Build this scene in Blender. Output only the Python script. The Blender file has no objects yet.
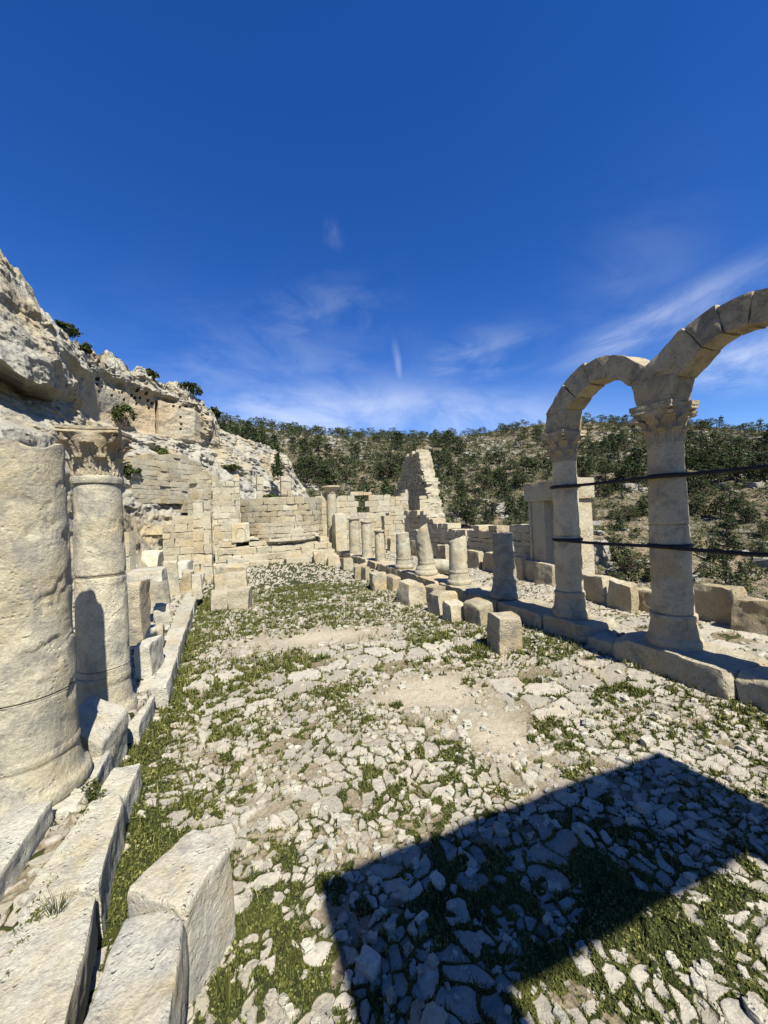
import bpy, math, random
import numpy as np
from mathutils import Vector, Matrix

# ------------------------------------------------------------------ camera, sky, sun, exposure
S = bpy.context.scene
COL = S.collection
W, H, FPX = 768, 1024, 385.0
EYE = 1.9
YAW, PITCH, ROLL = math.radians(20.5), math.radians(0.4), math.radians(2.3)
FWD0 = Vector((math.sin(YAW), math.cos(YAW), 0)); R0 = Vector((math.cos(YAW), -math.sin(YAW), 0)); U0 = Vector((0, 0, 1))
FW = FWD0 * math.cos(PITCH) + U0 * math.sin(PITCH)
UP1 = -FWD0 * math.sin(PITCH) + U0 * math.cos(PITCH)
RC = R0 * math.cos(ROLL) - UP1 * math.sin(ROLL)
UC = R0 * math.sin(ROLL) + UP1 * math.cos(ROLL)
cam = bpy.data.cameras.new('camera'); camo = bpy.data.objects.new('camera', cam); COL.objects.link(camo)
cam.sensor_fit = 'VERTICAL'; cam.sensor_height = 24.0; cam.lens = FPX / H * 24.0
cam.clip_start = 0.05; cam.clip_end = 3000
M = Matrix((RC, UC, -FW)).transposed().to_4x4(); M.translation = (0, 0, EYE)
camo.matrix_world = M
S.camera = camo
SUN_EL, SH_AZ = math.radians(53), math.radians(-5.5)      # shadows fall towards SH_AZ (0 = +Y, along the nave)
sdir = Vector((math.sin(SH_AZ) * math.cos(SUN_EL), math.cos(SH_AZ) * math.cos(SUN_EL), -math.sin(SUN_EL)))
sun = bpy.data.lights.new('sun', 'SUN'); sun.energy = 5.0; sun.angle = math.radians(0.5); sun.color = (1.0, 0.955, 0.88)
suno = bpy.data.objects.new('sun', sun); COL.objects.link(suno); suno.rotation_euler = sdir.to_track_quat('-Z', 'Y').to_euler()
S.view_settings.view_transform = 'Standard'; S.view_settings.look = 'None'
S.view_settings.gamma = 1; S.view_settings.exposure = 1.0; S.view_settings.use_curve_mapping = False
S.cycles.use_denoising = True
S.cycles.max_bounces = 6


def ray(px, py):
    return (RC * ((px - 384) / FPX) + UC * (-(py - 512) / FPX) + FW)


def G(px, py, z=0.0):            # the point where the sight line meets height z
    r = ray(px, py); t = (z - EYE) / r.z
    return Vector((r.x * t, r.y * t, z))


def at(px, py, d):               # the point at optical depth d
    r = ray(px, py)
    return Vector((0, 0, EYE)) + r * d


def depth(p):
    return (Vector(p) - Vector((0, 0, EYE))).dot(FW)


def hz(px):                      # image row of eye level
    r = Vector((RC.x, RC.y, RC.z))
    lo, hi = 300, 700
    for _ in range(30):
        m = (lo + hi) / 2
        if ray(px, m).z > 0: lo = m
        else: hi = m
    return lo


# world: sky texture with thin clouds
wd = bpy.data.worlds.new('World'); S.world = wd; wd.use_nodes = True
nt = wd.node_tree; nt.nodes.clear()
SKY_STRENGTH = 0.07


def NN(tree, t, **kw):
    n = tree.nodes.new(t)
    for k, v in kw.items():
        if k.startswith('i_'):
            key = k[2:]; key = int(key) if key.isdigit() else key
            n.inputs[key].default_value = v
        else:
            setattr(n, k, v)
    return n


def L(tree, a, b): tree.links.new(a, b)


def mth(tree, op, a, b=None, c=None, clamp=False):
    n = tree.nodes.new('ShaderNodeMath'); n.operation = op; n.use_clamp = clamp
    for i, v in enumerate((a, b, c)):
        if v is None: continue
        if isinstance(v, (int, float)): n.inputs[i].default_value = v
        else: tree.links.new(v, n.inputs[i])
    return n.outputs[0]


sky = NN(nt, 'ShaderNodeTexSky', sky_type='NISHITA', sun_disc=False, sun_elevation=SUN_EL,
         sun_rotation=math.radians(174), altitude=1400, air_density=1.0, dust_density=0.15, ozone_density=3.2)
hsv = NN(nt, 'ShaderNodeHueSaturation', i_Hue=0.516, i_Saturation=1.33, i_Value=1.22)
L(nt, sky.outputs[0], hsv.inputs['Color'])
tc = NN(nt, 'ShaderNodeTexCoord')
DIRV = tc.outputs['Generated']


def dotn(v):
    n = NN(nt, 'ShaderNodeVectorMath', operation='DOT_PRODUCT'); L(nt, DIRV, n.inputs[0]); n.inputs[1].default_value = v
    return n.outputs['Value']


def cloud(px, py, px2, py2, half, amp, nscale, lo, hi, stretch):
    a = ray(px, py).normalized(); b = ray(px2, py2).normalized()
    c = (a + b).normalized(); t = (b - a).normalized(); n = c.cross(t).normalized()
    half_len = (b - a).length / 2; hw = half / FPX
    dt = mth(nt, 'DIVIDE', dotn(t), half_len); dn = mth(nt, 'DIVIDE', dotn(n), hw)
    e = mth(nt, 'ADD', mth(nt, 'POWER', mth(nt, 'ABSOLUTE', dt), 2.6), mth(nt, 'POWER', mth(nt, 'ABSOLUTE', dn), 2.0))
    front = mth(nt, 'GREATER_THAN', dotn(c), 0.0)
    g = mth(nt, 'MULTIPLY', mth(nt, 'EXPONENT', mth(nt, 'MULTIPLY', e, -1.0)), front)
    cb = NN(nt, 'ShaderNodeCombineXYZ')
    L(nt, mth(nt, 'MULTIPLY', dotn(t), nscale / stretch), cb.inputs[0]); L(nt, mth(nt, 'MULTIPLY', dotn(n), nscale), cb.inputs[1])
    nz = NN(nt, 'ShaderNodeTexNoise', i_Scale=1.0, i_Detail=7.0, i_Roughness=0.6, i_Distortion=0.6); L(nt, cb.outputs[0], nz.inputs['Vector'])
    mr = NN(nt, 'ShaderNodeMapRange', interpolation_type='SMOOTHSTEP'); L(nt, nz.outputs[0], mr.inputs[0])
    mr.inputs[1].default_value = lo; mr.inputs[2].default_value = hi
    return mth(nt, 'MULTIPLY', mth(nt, 'MULTIPLY', g, mr.outputs[0]), amp)


cl = [cloud(575, 358, 810, 258, 13, 0.50, 13, 0.28, 0.78, 3.5),
      cloud(690, 372, 820, 350, 15, 0.62, 12, 0.3, 0.7, 2.5),
      cloud(180, 410, 560, 422, 27, 0.56, 8, 0.22, 0.72, 2.2),
      cloud(110, 362, 440, 395, 44, 0.15, 10, 0.3, 0.75, 2.0),
      cloud(395, 345, 401, 385, 3, 0.24, 20, 0.2, 0.6, 3.0),
      cloud(330, 222, 334, 250, 6, 0.09, 24, 0.3, 0.7, 2.0),
      cloud(420, 370, 545, 345, 20, 0.2, 14, 0.35, 0.7, 3.0),
      cloud(260, 330, 380, 310, 26, 0.12, 14, 0.35, 0.7, 2.0),
      cloud(575, 305, 700, 290, 50, 0.08, 9, 0.3, 0.7, 3.0)]
acc = cl[0]
for c_ in cl[1:]: acc = mth(nt, 'MAXIMUM', acc, c_)
mixc = NN(nt, 'ShaderNodeMix', data_type='RGBA'); L(nt, acc, mixc.inputs[0]); L(nt, hsv.outputs[0], mixc.inputs[6])
mixc.inputs[7].default_value = (7.6, 8.2, 8.9, 1)
bg = NN(nt, 'ShaderNodeBackground', i_Strength=SKY_STRENGTH); L(nt, mixc.outputs[2], bg.inputs[0])
wo = NN(nt, 'ShaderNodeOutputWorld'); L(nt, bg.outputs[0], wo.inputs[0])

# ------------------------------------------------------------------ numeric helpers
rng = np.random.default_rng(11)
random.seed(5)
TAB = (rng.random((64, 64, 64)) * 2 - 1).astype(np.float32)


def noise(P):
    P = np.asarray(P, dtype=np.float64)
    i = np.floor(P); f = P - i; u = f * f * (3 - 2 * f); i = i.astype(np.int64)
    x0, y0, z0 = (i[:, 0] & 63), (i[:, 1] & 63), (i[:, 2] & 63)
    x1, y1, z1 = (x0 + 1) & 63, (y0 + 1) & 63, (z0 + 1) & 63
    ux, uy, uz = u[:, 0], u[:, 1], u[:, 2]
    a = TAB[x0, y0, z0] * (1 - ux) + TAB[x1, y0, z0] * ux
    b = TAB[x0, y1, z0] * (1 - ux) + TAB[x1, y1, z0] * ux
    c = TAB[x0, y0, z1] * (1 - ux) + TAB[x1, y0, z1] * ux
    d = TAB[x0, y1, z1] * (1 - ux) + TAB[x1, y1, z1] * ux
    return (a * (1 - uy) + b * uy) * (1 - uz) + (c * (1 - uy) + d * uy) * uz


def fbm(P, octv=4, gain=0.5, lac=2.07):
    P = np.asarray(P, dtype=np.float64); s = 0; a = 1.0; t = 0
    for o in range(octv):
        s = s + a * noise(P + o * 17.31); t += a; a *= gain; P = P * lac
    return s / t


def ridged(P, octv=4):
    P = np.asarray(P, dtype=np.float64); s = 0; a = 1.0; t = 0
    for o in range(octv):
        s = s + a * (1 - 2 * np.abs(noise(P + o * 9.7))); t += a; a *= 0.5; P = P * 2.1
    return s / t


def sstep(a, b, x):
    t = np.clip((x - a) / (b - a), 0, 1); return t * t * (3 - 2 * t)


HT = rng.random((256, 256, 4))


def vor(X, Y, jit=0.85):
    cx = np.floor(X).astype(np.int64); cy = np.floor(Y).astype(np.int64)
    f1 = np.full(X.shape, 9.0); f2 = np.full(X.shape, 9.0)
    ida = np.zeros(X.shape); idb = np.zeros(X.shape); ox = np.zeros(X.shape); oy = np.zeros(X.shape)
    for dx in (-1, 0, 1):
        for dy in (-1, 0, 1):
            ix, iy = cx + dx, cy + dy
            h = HT[ix & 255, iy & 255]
            qx = ix + 0.5 + (h[:, 0] - 0.5) * jit - X; qy = iy + 0.5 + (h[:, 1] - 0.5) * jit - Y
            d = np.sqrt(qx * qx + qy * qy)
            m = d < f1
            f2 = np.where(m, f1, np.minimum(f2, d)); f1 = np.where(m, d, f1)
            ida = np.where(m, h[:, 2], ida); idb = np.where(m, h[:, 3], idb); ox = np.where(m, -qx, ox); oy = np.where(m, -qy, oy)
    return f1, f2, ida, idb, ox, oy


def mk(name, V, F, mat, parent=None, loc=(0, 0, 0), rot=0.0, smooth=True, attrs=None, sharp=None):
    me = bpy.data.meshes.new(name)
    V = np.asarray(V, dtype=np.float32)
    Fs = F if isinstance(F, list) else [F]
    Fs = [np.asarray(f, dtype=np.int32) for f in Fs if len(f)]
    nl = sum(f.size for f in Fs); npol = sum(len(f) for f in Fs)
    me.vertices.add(len(V)); me.vertices.foreach_set('co', V.ravel())
    me.loops.add(nl); me.loops.foreach_set('vertex_index', np.concatenate([f.ravel() for f in Fs]))
    me.polygons.add(npol)
    st = []; o = 0
    for f in Fs:
        k = f.shape[1]; st.append(o + np.arange(len(f)) * k); o += f.size
    me.polygons.foreach_set('loop_start', np.concatenate(st).astype(np.int32))
    me.update(calc_edges=True); me.validate()
    me.polygons.foreach_set('use_smooth', np.full(len(me.polygons), bool(smooth)))
    if sharp: me.set_sharp_from_angle(angle=math.radians(sharp))
    if attrs:
        for k, a in attrs.items():
            at_ = me.attributes.new(k, 'FLOAT', 'POINT'); at_.data.foreach_set('value', np.asarray(a, dtype=np.float32))
    for m_ in (mat if isinstance(mat, (list, tuple)) else [mat]): me.materials.append(m_)
    o = bpy.data.objects.new(name, me); COL.objects.link(o)
    if parent: o.parent = parent
    o.location = loc; o.rotation_euler = (0, 0, rot)
    return o


def tag(o, label, cat, group=None):
    o['label'] = label; o['category'] = cat
    if group: o['group'] = group
    return o


def thing(name, label, cat, loc, rot=0.0, group=None):
    o = bpy.data.objects.new(name, None); COL.objects.link(o); o.empty_display_size = 0.1
    o.location = loc; o.rotation_euler = (0, 0, rot)
    return tag(o, label, cat, group)


def struct(o, kind='structure'):
    o['kind'] = kind; return o


_lat = {}


def lattice(n):
    n = tuple(n)
    if n in _lat: return _lat[n]
    pts = []; quads = []; base = 0
    for ax in range(3):
        a, b = [k for k in range(3) if k != ax]
        for side in (0, 1):
            I, J = np.meshgrid(np.arange(n[a] + 1), np.arange(n[b] + 1), indexing='ij')
            P = np.zeros((I.size, 3), dtype=np.int64)
            P[:, a] = I.ravel(); P[:, b] = J.ravel(); P[:, ax] = side * n[ax]
            i, j = np.meshgrid(np.arange(n[a]), np.arange(n[b]), indexing='ij')
            v0 = (i * (n[b] + 1) + j).ravel(); q = np.stack([v0, v0 + n[b] + 1, v0 + n[b] + 2, v0 + 1], 1)
            flip = (side == 0) ^ (ax == 1)
            if flip: q = q[:, ::-1]
            pts.append(P); quads.append(q + base); base += I.size
    P = np.concatenate(pts); Q = np.concatenate(quads)
    Uq, inv = np.unique(P, axis=0, return_inverse=True)
    r = (Uq / np.array(n, dtype=float), inv.reshape(-1)[Q]); _lat[n] = r
    return r


def hexa(corners, n, seed, rnd=0.02, rough=0.008, chips=3, chip=0.12, freq=6.0):
    """rough block from 8 corners: bottom 4 then top 4, each (x0y0, x1y0, x1y1, x0y1)"""
    c = np.array(corners, dtype=float)
    u, F = lattice(n)
    r_ = np.random.default_rng(seed)
    x, y, z = u[:, 0:1], u[:, 1:2], u[:, 2:3]
    bx = ((1 - x) * (1 - y) * c[0] + x * (1 - y) * c[1] + x * y * c[2] + (1 - x) * y * c[3])
    tx = ((1 - x) * (1 - y) * c[4] + x * (1 - y) * c[5] + x * y * c[6] + (1 - x) * y * c[7])
    P = bx * (1 - z) + tx * z
    ctr = c.mean(0)
    size = np.array([np.linalg.norm(c[1] - c[0]), np.linalg.norm(c[3] - c[0]), np.linalg.norm(c[4] - c[0])])
    # rounding in unit space
    loc = (u - 0.5) * size; half = size / 2; r = min(rnd, half.min() * 0.8)
    q = np.clip(loc, -(half - r), half - r); d = loc - q; ln = np.linalg.norm(d, axis=1, keepdims=True)
    rounded = np.where(ln > 1e-9, q + d / np.maximum(ln, 1e-9) * np.minimum(ln, r), loc)
    P = P + ((rounded - loc) @ np.array([(c[1] - c[0]) / size[0], (c[3] - c[0]) / size[1], (c[4] - c[0]) / size[2]]))
    for k in range(chips):
        nv = r_.normal(size=3); nv[2] = abs(nv[2]) * (1 if r_.random() < 0.8 else -1)
        s = np.sign(nv); corner = ctr + 0
        ext = np.max((c - ctr) @ (nv / np.linalg.norm(nv))); nv = nv / np.linalg.norm(nv)
        cut = ext - chip * size.min() * r_.uniform(0.3, 1.0)
        dd = (P - ctr) @ nv
        P = P - np.maximum(dd - cut, 0)[:, None] * nv
    off = r_.uniform(0, 60, 3)
    nrm = np.where(ln > 1e-9, d / np.maximum(ln, 1e-9), 0)
    Q = P * freq + off
    P = P + rough * np.stack([fbm(Q, 3), fbm(Q + 21.7, 3), fbm(Q + 43.1, 3)], 1) * 1.6
    return P, F


def boxc(w, d, h, skew=0.0, seed=0, taper=0.0):
    r_ = np.random.default_rng(seed + 999)
    c = []
    for z, s in ((0, 1.0), (h, 1 - taper)):
        for x, y in ((-1, -1), (1, -1), (1, 1), (-1, 1)):
            c.append([x * w / 2 * s, y * d / 2 * s, z])
    c = np.array(c); c += r_.uniform(-1, 1, c.shape) * skew * min(w, d, h)
    c[:4, 2] = 0
    return c


def nres(size, res, lo=3, hi=26):
    return tuple(int(min(hi, max(lo, round(s / res)))) for s in size)


class Bag:
    def __init__(s): s.V = []; s.F = {}; s.n = 0

    def add(s, V, F):
        V = np.asarray(V, dtype=float); F = np.asarray(F)
        s.V.append(V); s.F.setdefault(F.shape[1], []).append(F + s.n); s.n += len(V)

    def build(s, name, mat, parent=None, **kw):
        return mk(name, np.concatenate(s.V), [np.concatenate(f) for f in s.F.values()], mat, parent, **kw)


def lathe(prof, nseg, dispf=None, shape=None, cap=True):
    """prof: list of (r, z); shape(theta, k)->factor; dispf(P, th, z)->radial offset"""
    prof = np.array(prof, dtype=float)
    if cap:
        z = prof[-1, 1]; rr = prof[-1, 0]
        prof = np.concatenate([prof, [[rr * 0.93, z + 0.001], [rr * 0.7, z], [rr * 0.4, z], [rr * 0.05, z]]])
    n = len(prof); th = np.linspace(0, 2 * math.pi, nseg, endpoint=False)
    R = np.repeat(prof[:, 0][:, None], nseg, 1); Z = np.repeat(prof[:, 1][:, None], nseg, 1); T = np.repeat(th[None], n, 0)
    if shape is not None: R = shape(R, Z, T)
    X = R * np.cos(T); Y = R * np.sin(T)
    V = np.stack([X, Y, Z], -1).reshape(-1, 3)
    i, j = np.meshgrid(np.arange(n - 1), np.arange(nseg), indexing='ij')
    a = i * nseg + j; b = i * nseg + (j + 1) % nseg
    F = np.stack([a, b, b + nseg, a + nseg], -1).reshape(-1, 4)
    return V, F


def tube(pts, r, nseg=8):
    pts = [Vector(p) for p in pts]; V = []; n = len(pts)
    for i, p in enumerate(pts):
        t = (pts[min(i + 1, n - 1)] - pts[max(i - 1, 0)]).normalized()
        a = t.cross(Vector((0, 0, 1)))
        if a.length < 1e-3: a = t.cross(Vector((1, 0, 0)))
        a.normalize(); b = a.cross(t)
        rr = r[i] if isinstance(r, (list, tuple)) else r
        for k in range(nseg):
            an = 2 * math.pi * k / nseg
            V.append(p + a * math.cos(an) * rr + b * math.sin(an) * rr)
    F = []
    for i in range(n - 1):
        for k in range(nseg):
            F.append([i * nseg + k, i * nseg + (k + 1) % nseg, (i + 1) * nseg + (k + 1) % nseg, (i + 1) * nseg + k])
    return np.array([list(v) for v in V]), np.array(F)[:, ::-1]


# ------------------------------------------------------------------ materials
def ramp(tree, src, stops, interp='LINEAR'):
    n = tree.nodes.new('ShaderNodeValToRGB'); n.color_ramp.interpolation = interp
    el = n.color_ramp.elements
    while len(el) < len(stops): el.new(0.5)
    for e, (p, c) in zip(el, stops):
        e.position = p; e.color = (c, c, c, 1) if isinstance(c, (int, float)) else (*c, 1)
    tree.links.new(src, n.inputs[0]); return n.outputs[0]


def mixrgb(tree, fac, a, b, blend='MIX'):
    n = tree.nodes.new('ShaderNodeMix'); n.data_type = 'RGBA'; n.blend_type = blend
    for s, v in ((0, fac), (6, a), (7, b)):
        if isinstance(v, (int, float)): n.inputs[s].default_value = v
        elif isinstance(v, tuple): n.inputs[s].default_value = (*v, 1)
        else: tree.links.new(v, n.inputs[s])
    return n.outputs[2]


def ntex(tree, vec, scale, detail=6, rough=0.6, dist=0.0):
    n = NN(tree, 'ShaderNodeTexNoise', i_Scale=scale, i_Detail=detail, i_Roughness=rough, i_Distortion=dist)
    tree.links.new(vec, n.inputs['Vector']); return n.outputs[0]


def newmat(name):
    m = bpy.data.materials.new(name); m.use_nodes = True; t = m.node_tree
    b = t.nodes['Principled BSDF']; b.inputs['Roughness'].default_value = 0.92
    b.inputs['Specular IOR Level'].default_value = 0.15
    return m, t, b


def limestone(name, pale, warm, grey, warm_amt=0.5, grey_amt=0.4, scale=1.0, bump=0.5, pit=0.35, dark=(0.07, 0.065, 0.06), dark_amt=0.25, strata=0.0, joints=None):
    m, t, b = newmat(name)
    pos = NN(t, 'ShaderNodeNewGeometry').outputs['Position']
    oi = NN(t, 'ShaderNodeObjectInfo')
    n1 = ntex(t, pos, 1.6 * scale, 5, 0.6, 0.4); n2 = ntex(t, pos, 4.5 * scale, 8, 0.68, 0.3); n3 = ntex(t, pos, 38 * scale, 4, 0.6)
    n4 = ntex(t, pos, 11 * scale, 9, 0.72, 0.2)
    col = mixrgb(t, ramp(t, n1, [(0.62 - 0.35 * warm_amt, 0.0), (0.78 - 0.25 * warm_amt, 1.0)]), pale, warm)
    gm = ramp(t, n2, [(0.66 - 0.3 * grey_amt, 0.0), (0.82 - 0.3 * grey_amt, 1.0)])
    col = mixrgb(t, mth(t, 'MULTIPLY', gm, 0.85), col, grey)
    dm = ramp(t, n4, [(0.60, 0.0), (0.72, 1.0)])
    dm2 = ramp(t, ntex(t, pos, 2.3 * scale, 4, 0.6), [(0.45, 0.0), (0.62, 1.0)])
    col = mixrgb(t, mth(t, 'MULTIPLY', mth(t, 'MULTIPLY', dm, dm2), dark_amt * 2.2, clamp=True), col, dark)
    val = ramp(t, n3, [(0.25, 0.72), (0.75, 1.14)])
    col = mixrgb(t, 1.0, col, val, 'MULTIPLY')
    rpi = NN(t, 'ShaderNodeNewGeometry').outputs['Random Per Island']
    rv = mth(t, 'ADD', mth(t, 'MULTIPLY_ADD', oi.outputs['Random'], 0.16, 0.80), mth(t, 'MULTIPLY', rpi, 0.24))
    cb = NN(t, 'ShaderNodeCombineColor'); [L(t, rv, cb.inputs[k]) for k in range(3)]
    col = mixrgb(t, 1.0, col, cb.outputs[0], 'MULTIPLY')
    col = mixrgb(t, 1.0, col, (0.65, 0.665, 0.61), 'MULTIPLY')
    vo = NN(t, 'ShaderNodeTexVoronoi', i_Scale=26 * scale); L(t, pos, vo.inputs['Vector'])
    pits = ramp(t, vo.outputs['Distance'], [(0.12, 0.0), (0.35, 1.0)])
    pm = ramp(t, ntex(t, pos, 6 * scale, 3), [(0.48, 0.0), (0.62, 1.0)])
    pith = mth(t, 'MULTIPLY', mth(t, 'SUBTRACT', pits, 1.0), mth(t, 'MULTIPLY', pm, pit))
    hgt = mth(t, 'ADD', mth(t, 'ADD', mth(t, 'MULTIPLY', n4, 1.0), mth(t, 'MULTIPLY', n3, 0.3)), pith)
    bm = NN(t, 'ShaderNodeBump', i_Strength=bump, i_Distance=0.035 / scale); L(t, hgt, bm.inputs['Height'])
    L(t, bm.outputs[0], b.inputs['Normal']); L(t, col, b.inputs['Base Color'])
    return m


M_KERB = limestone('pale_limestone', (0.66, 0.615, 0.52), (0.58, 0.48, 0.33), (0.40, 0.385, 0.355), 0.4, 0.5, 1.5, 0.95, 0.45, dark_amt=0.40)
M_COL = limestone('weathered_column_stone', (0.60, 0.54, 0.42), (0.53, 0.43, 0.28), (0.33, 0.31, 0.275), 0.5, 0.62, 1.3, 0.75, 0.3, dark_amt=0.36)
M_ARCH = limestone('grey_arch_stone', (0.57, 0.48, 0.34), (0.55, 0.41, 0.25), (0.28, 0.25, 0.20), 0.5, 0.65, 1.3, 0.8, 0.6, dark_amt=0.45)
M_SHAFT = limestone('dull_shaft_stone', (0.66, 0.565, 0.41), (0.60, 0.46, 0.29), (0.36, 0.32, 0.26), 0.5, 0.6, 1.3, 0.6, 0.6, dark_amt=0.25)
M_RUIN = limestone('yellow_ruin_stone', (0.615, 0.55, 0.43), (0.58, 0.46, 0.295), (0.39, 0.36, 0.305), 0.52, 0.48, 0.7, 0.8, 0.6, dark_amt=0.28)
M_BLOCK = limestone('block_limestone', (0.57, 0.495, 0.375), (0.53, 0.41, 0.25), (0.31, 0.285, 0.245), 0.6, 0.55, 1.0, 0.85, 0.5, dark_amt=0.32)
M_GREY = limestone('grey_stump_stone', (0.47, 0.43, 0.35), (0.43, 0.36, 0.26), (0.27, 0.255, 0.23), 0.3, 0.8, 1.1, 0.7, 0.5, dark_amt=0.4)
M_CARVE = limestone('carved_capital_stone', (0.58, 0.50, 0.375), (0.52, 0.40, 0.26), (0.30, 0.265, 0.22), 0.55, 0.5, 1.6, 0.8, 0.5, dark_amt=0.35)
M_CLIFF = limestone('cliff_limestone', (0.61, 0.565, 0.48), (0.58, 0.46, 0.295), (0.34, 0.33, 0.31), 0.46, 0.56, 0.22, 0.9, 0.35, dark=(0.08, 0.078, 0.074), dark_amt=0.5)
M_ROUGHROCK = limestone('hill_rock', (0.50, 0.46, 0.41), (0.48, 0.39, 0.28), (0.28, 0.27, 0.26), 0.4, 0.7, 0.3, 0.9, 0.5)


def cut_face(m):
    # freshly cut rock is ochre where the raw cliff is grey
    t = m.node_tree; b = t.nodes['Principled BSDF']; src = b.inputs['Base Color'].links[0].from_socket
    pos = NN(t, 'ShaderNodeNewGeometry').outputs['Position']; a = NN(t, 'ShaderNodeAttribute', attribute_name='cut').outputs['Fac']
    n = ntex(t, pos, 0.35, 5, 0.6)
    L(t, mixrgb(t, mth(t, 'MULTIPLY', a, ramp(t, n, [(0.35, 0.15), (0.62, 0.85)])), src, (0.40, 0.30, 0.17)), b.inputs['Base Color'])


cut_face(M_CLIFF)
M_STAIN = limestone('stained_limestone', (0.67, 0.62, 0.53), (0.60, 0.48, 0.31), (0.40, 0.385, 0.36), 0.45, 0.5, 1.6, 1.0, 0.5, dark_amt=0.6)


def ground_mat():
    m, t, b = newmat('stony_ground')
    pos = NN(t, 'ShaderNodeNewGeometry').outputs['Position']
    A = lambda n: NN(t, 'ShaderNodeAttribute', attribute_name=n).outputs['Fac']
    st, gr, rn, dt = A('stone'), A('grass'), A('rnd'), A('dirt')
    n_f = ntex(t, pos, 60, 5, 0.7); n_m = ntex(t, pos, 14, 8, 0.7, 0.3); n_l = ntex(t, pos, 2.0, 4, 0.6)
    soil = mixrgb(t, ramp(t, n_m, [(0.3, 0.0), (0.7, 1.0)]), (0.38, 0.315, 0.23), (0.58, 0.51, 0.405))
    soil = mixrgb(t, ramp(t, n_f, [(0.4, 0.0), (0.72, 0.8)]), soil, (0.66, 0.61, 0.53))
    darksoil = mixrgb(t, ramp(t, n_f, [(0.35, 0.0), (0.7, 1.0)]), (0.16, 0.13, 0.085), (0.38, 0.32, 0.23))
    soil = mixrgb(t, dt, darksoil, soil)
    stone = mixrgb(t, rn, (0.42, 0.39, 0.33), (0.63, 0.59, 0.515))
    stone = mixrgb(t, ramp(t, n_m, [(0.50, 0.0), (0.66, 0.75)]), stone, (0.33, 0.32, 0.30))
    stone = mixrgb(t, ramp(t, n_l, [(0.5, 0.0), (0.68, 0.45)]), stone, (0.58, 0.48, 0.35))
    stone = mixrgb(t, 1.0, stone, ramp(t, n_f, [(0.25, 0.74), (0.75, 1.12)]), 'MULTIPLY')
    col = mixrgb(t, st, soil, stone)
    moss = mixrgb(t, ramp(t, n_m, [(0.35, 0.0), (0.65, 1.0)]), (0.03, 0.04, 0.014), (0.085, 0.10, 0.028))
    moss = mixrgb(t, ramp(t, ntex(t, pos, 3.3, 3), [(0.52, 0.0), (0.68, 0.8)]), moss, (0.19, 0.185, 0.045))
    moss = mixrgb(t, ramp(t, n_f, [(0.3, 0.5), (0.75, 0.0)]), moss, (0.02, 0.026, 0.008))
    gm = mth(t, 'ADD', gr, mth(t, 'MULTIPLY', mth(t, 'SUBTRACT', n_f, 0.5), 0.7))
    col = mixrgb(t, ramp(t, gm, [(0.40, 0.0), (0.56, 1.0)]), col, moss)
    col = mixrgb(t, 1.0, col, (0.645, 0.635, 0.57), 'MULTIPLY')
    L(t, col, b.inputs['Base Color'])
    hgt = mth(t, 'ADD', n_m, mth(t, 'MULTIPLY', n_f, 0.5))
    bm = NN(t, 'ShaderNodeBump', i_Strength=0.8, i_Distance=0.022); L(t, hgt, bm.inputs['Height']); L(t, bm.outputs[0], b.inputs['Normal'])
    return m


M_GROUND = ground_mat()


def leafmat(name, dark, light, yellow=None, scale=0.5):
    m, t, b = newmat(name)
    geo = NN(t, 'ShaderNodeNewGeometry'); oi = NN(t, 'ShaderNodeObjectInfo')
    n = ntex(t, geo.outputs['Position'], scale, 3)
    f = mth(t, 'ADD', mth(t, 'MULTIPLY', geo.outputs['Random Per Island'], 0.6), mth(t, 'MULTIPLY', n, 0.6))
    f = mth(t, 'ADD', f, mth(t, 'MULTIPLY', mth(t, 'SUBTRACT', oi.outputs['Random'], 0.5), 0.5))
    dark = tuple(c * .72 for c in dark); light = tuple(c * .80 for c in light)
    st = [(0.2, dark), (0.9, light)]
    if yellow: st.append((1.0, yellow))
    L(t, ramp(t, f, st), b.inputs['Base Color']); b.inputs['Roughness'].default_value = 0.75
    return m


M_PINE = leafmat('pine_needles', (0.015, 0.027, 0.010), (0.070, 0.092, 0.030), scale=0.09)
M_SHRUB = leafmat('shrub_leaves', (0.035, 0.05, 0.016), (0.10, 0.115, 0.036), scale=0.08)
M_GRASS = leafmat('grass_blades', (0.035, 0.048, 0.013), (0.135, 0.145, 0.034), (0.24, 0.22, 0.08), scale=2.5)
M_BUSH = leafmat('bush_leaves', (0.03, 0.042, 0.012), (0.09, 0.11, 0.03), scale=0.6)
M_BARK, _t, _b = newmat('bark')
L(_t, ramp(_t, ntex(_t, NN(_t, 'ShaderNodeNewGeometry').outputs['Position'], 6, 4), [(0.3, (0.06, 0.045, 0.035)), (0.7, (0.15, 0.115, 0.09))]), _b.inputs['Base Color'])
M_STRAP, _t, _b = newmat('black_webbing')
L(_t, ramp(_t, ntex(_t, NN(_t, 'ShaderNodeNewGeometry').outputs['Position'], 45, 4), [(0.3, (0.008, 0.008, 0.009)), (0.75, (0.03, 0.03, 0.033))]), _b.inputs['Base Color'])
_b.inputs['Roughness'].default_value = 0.6


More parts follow.
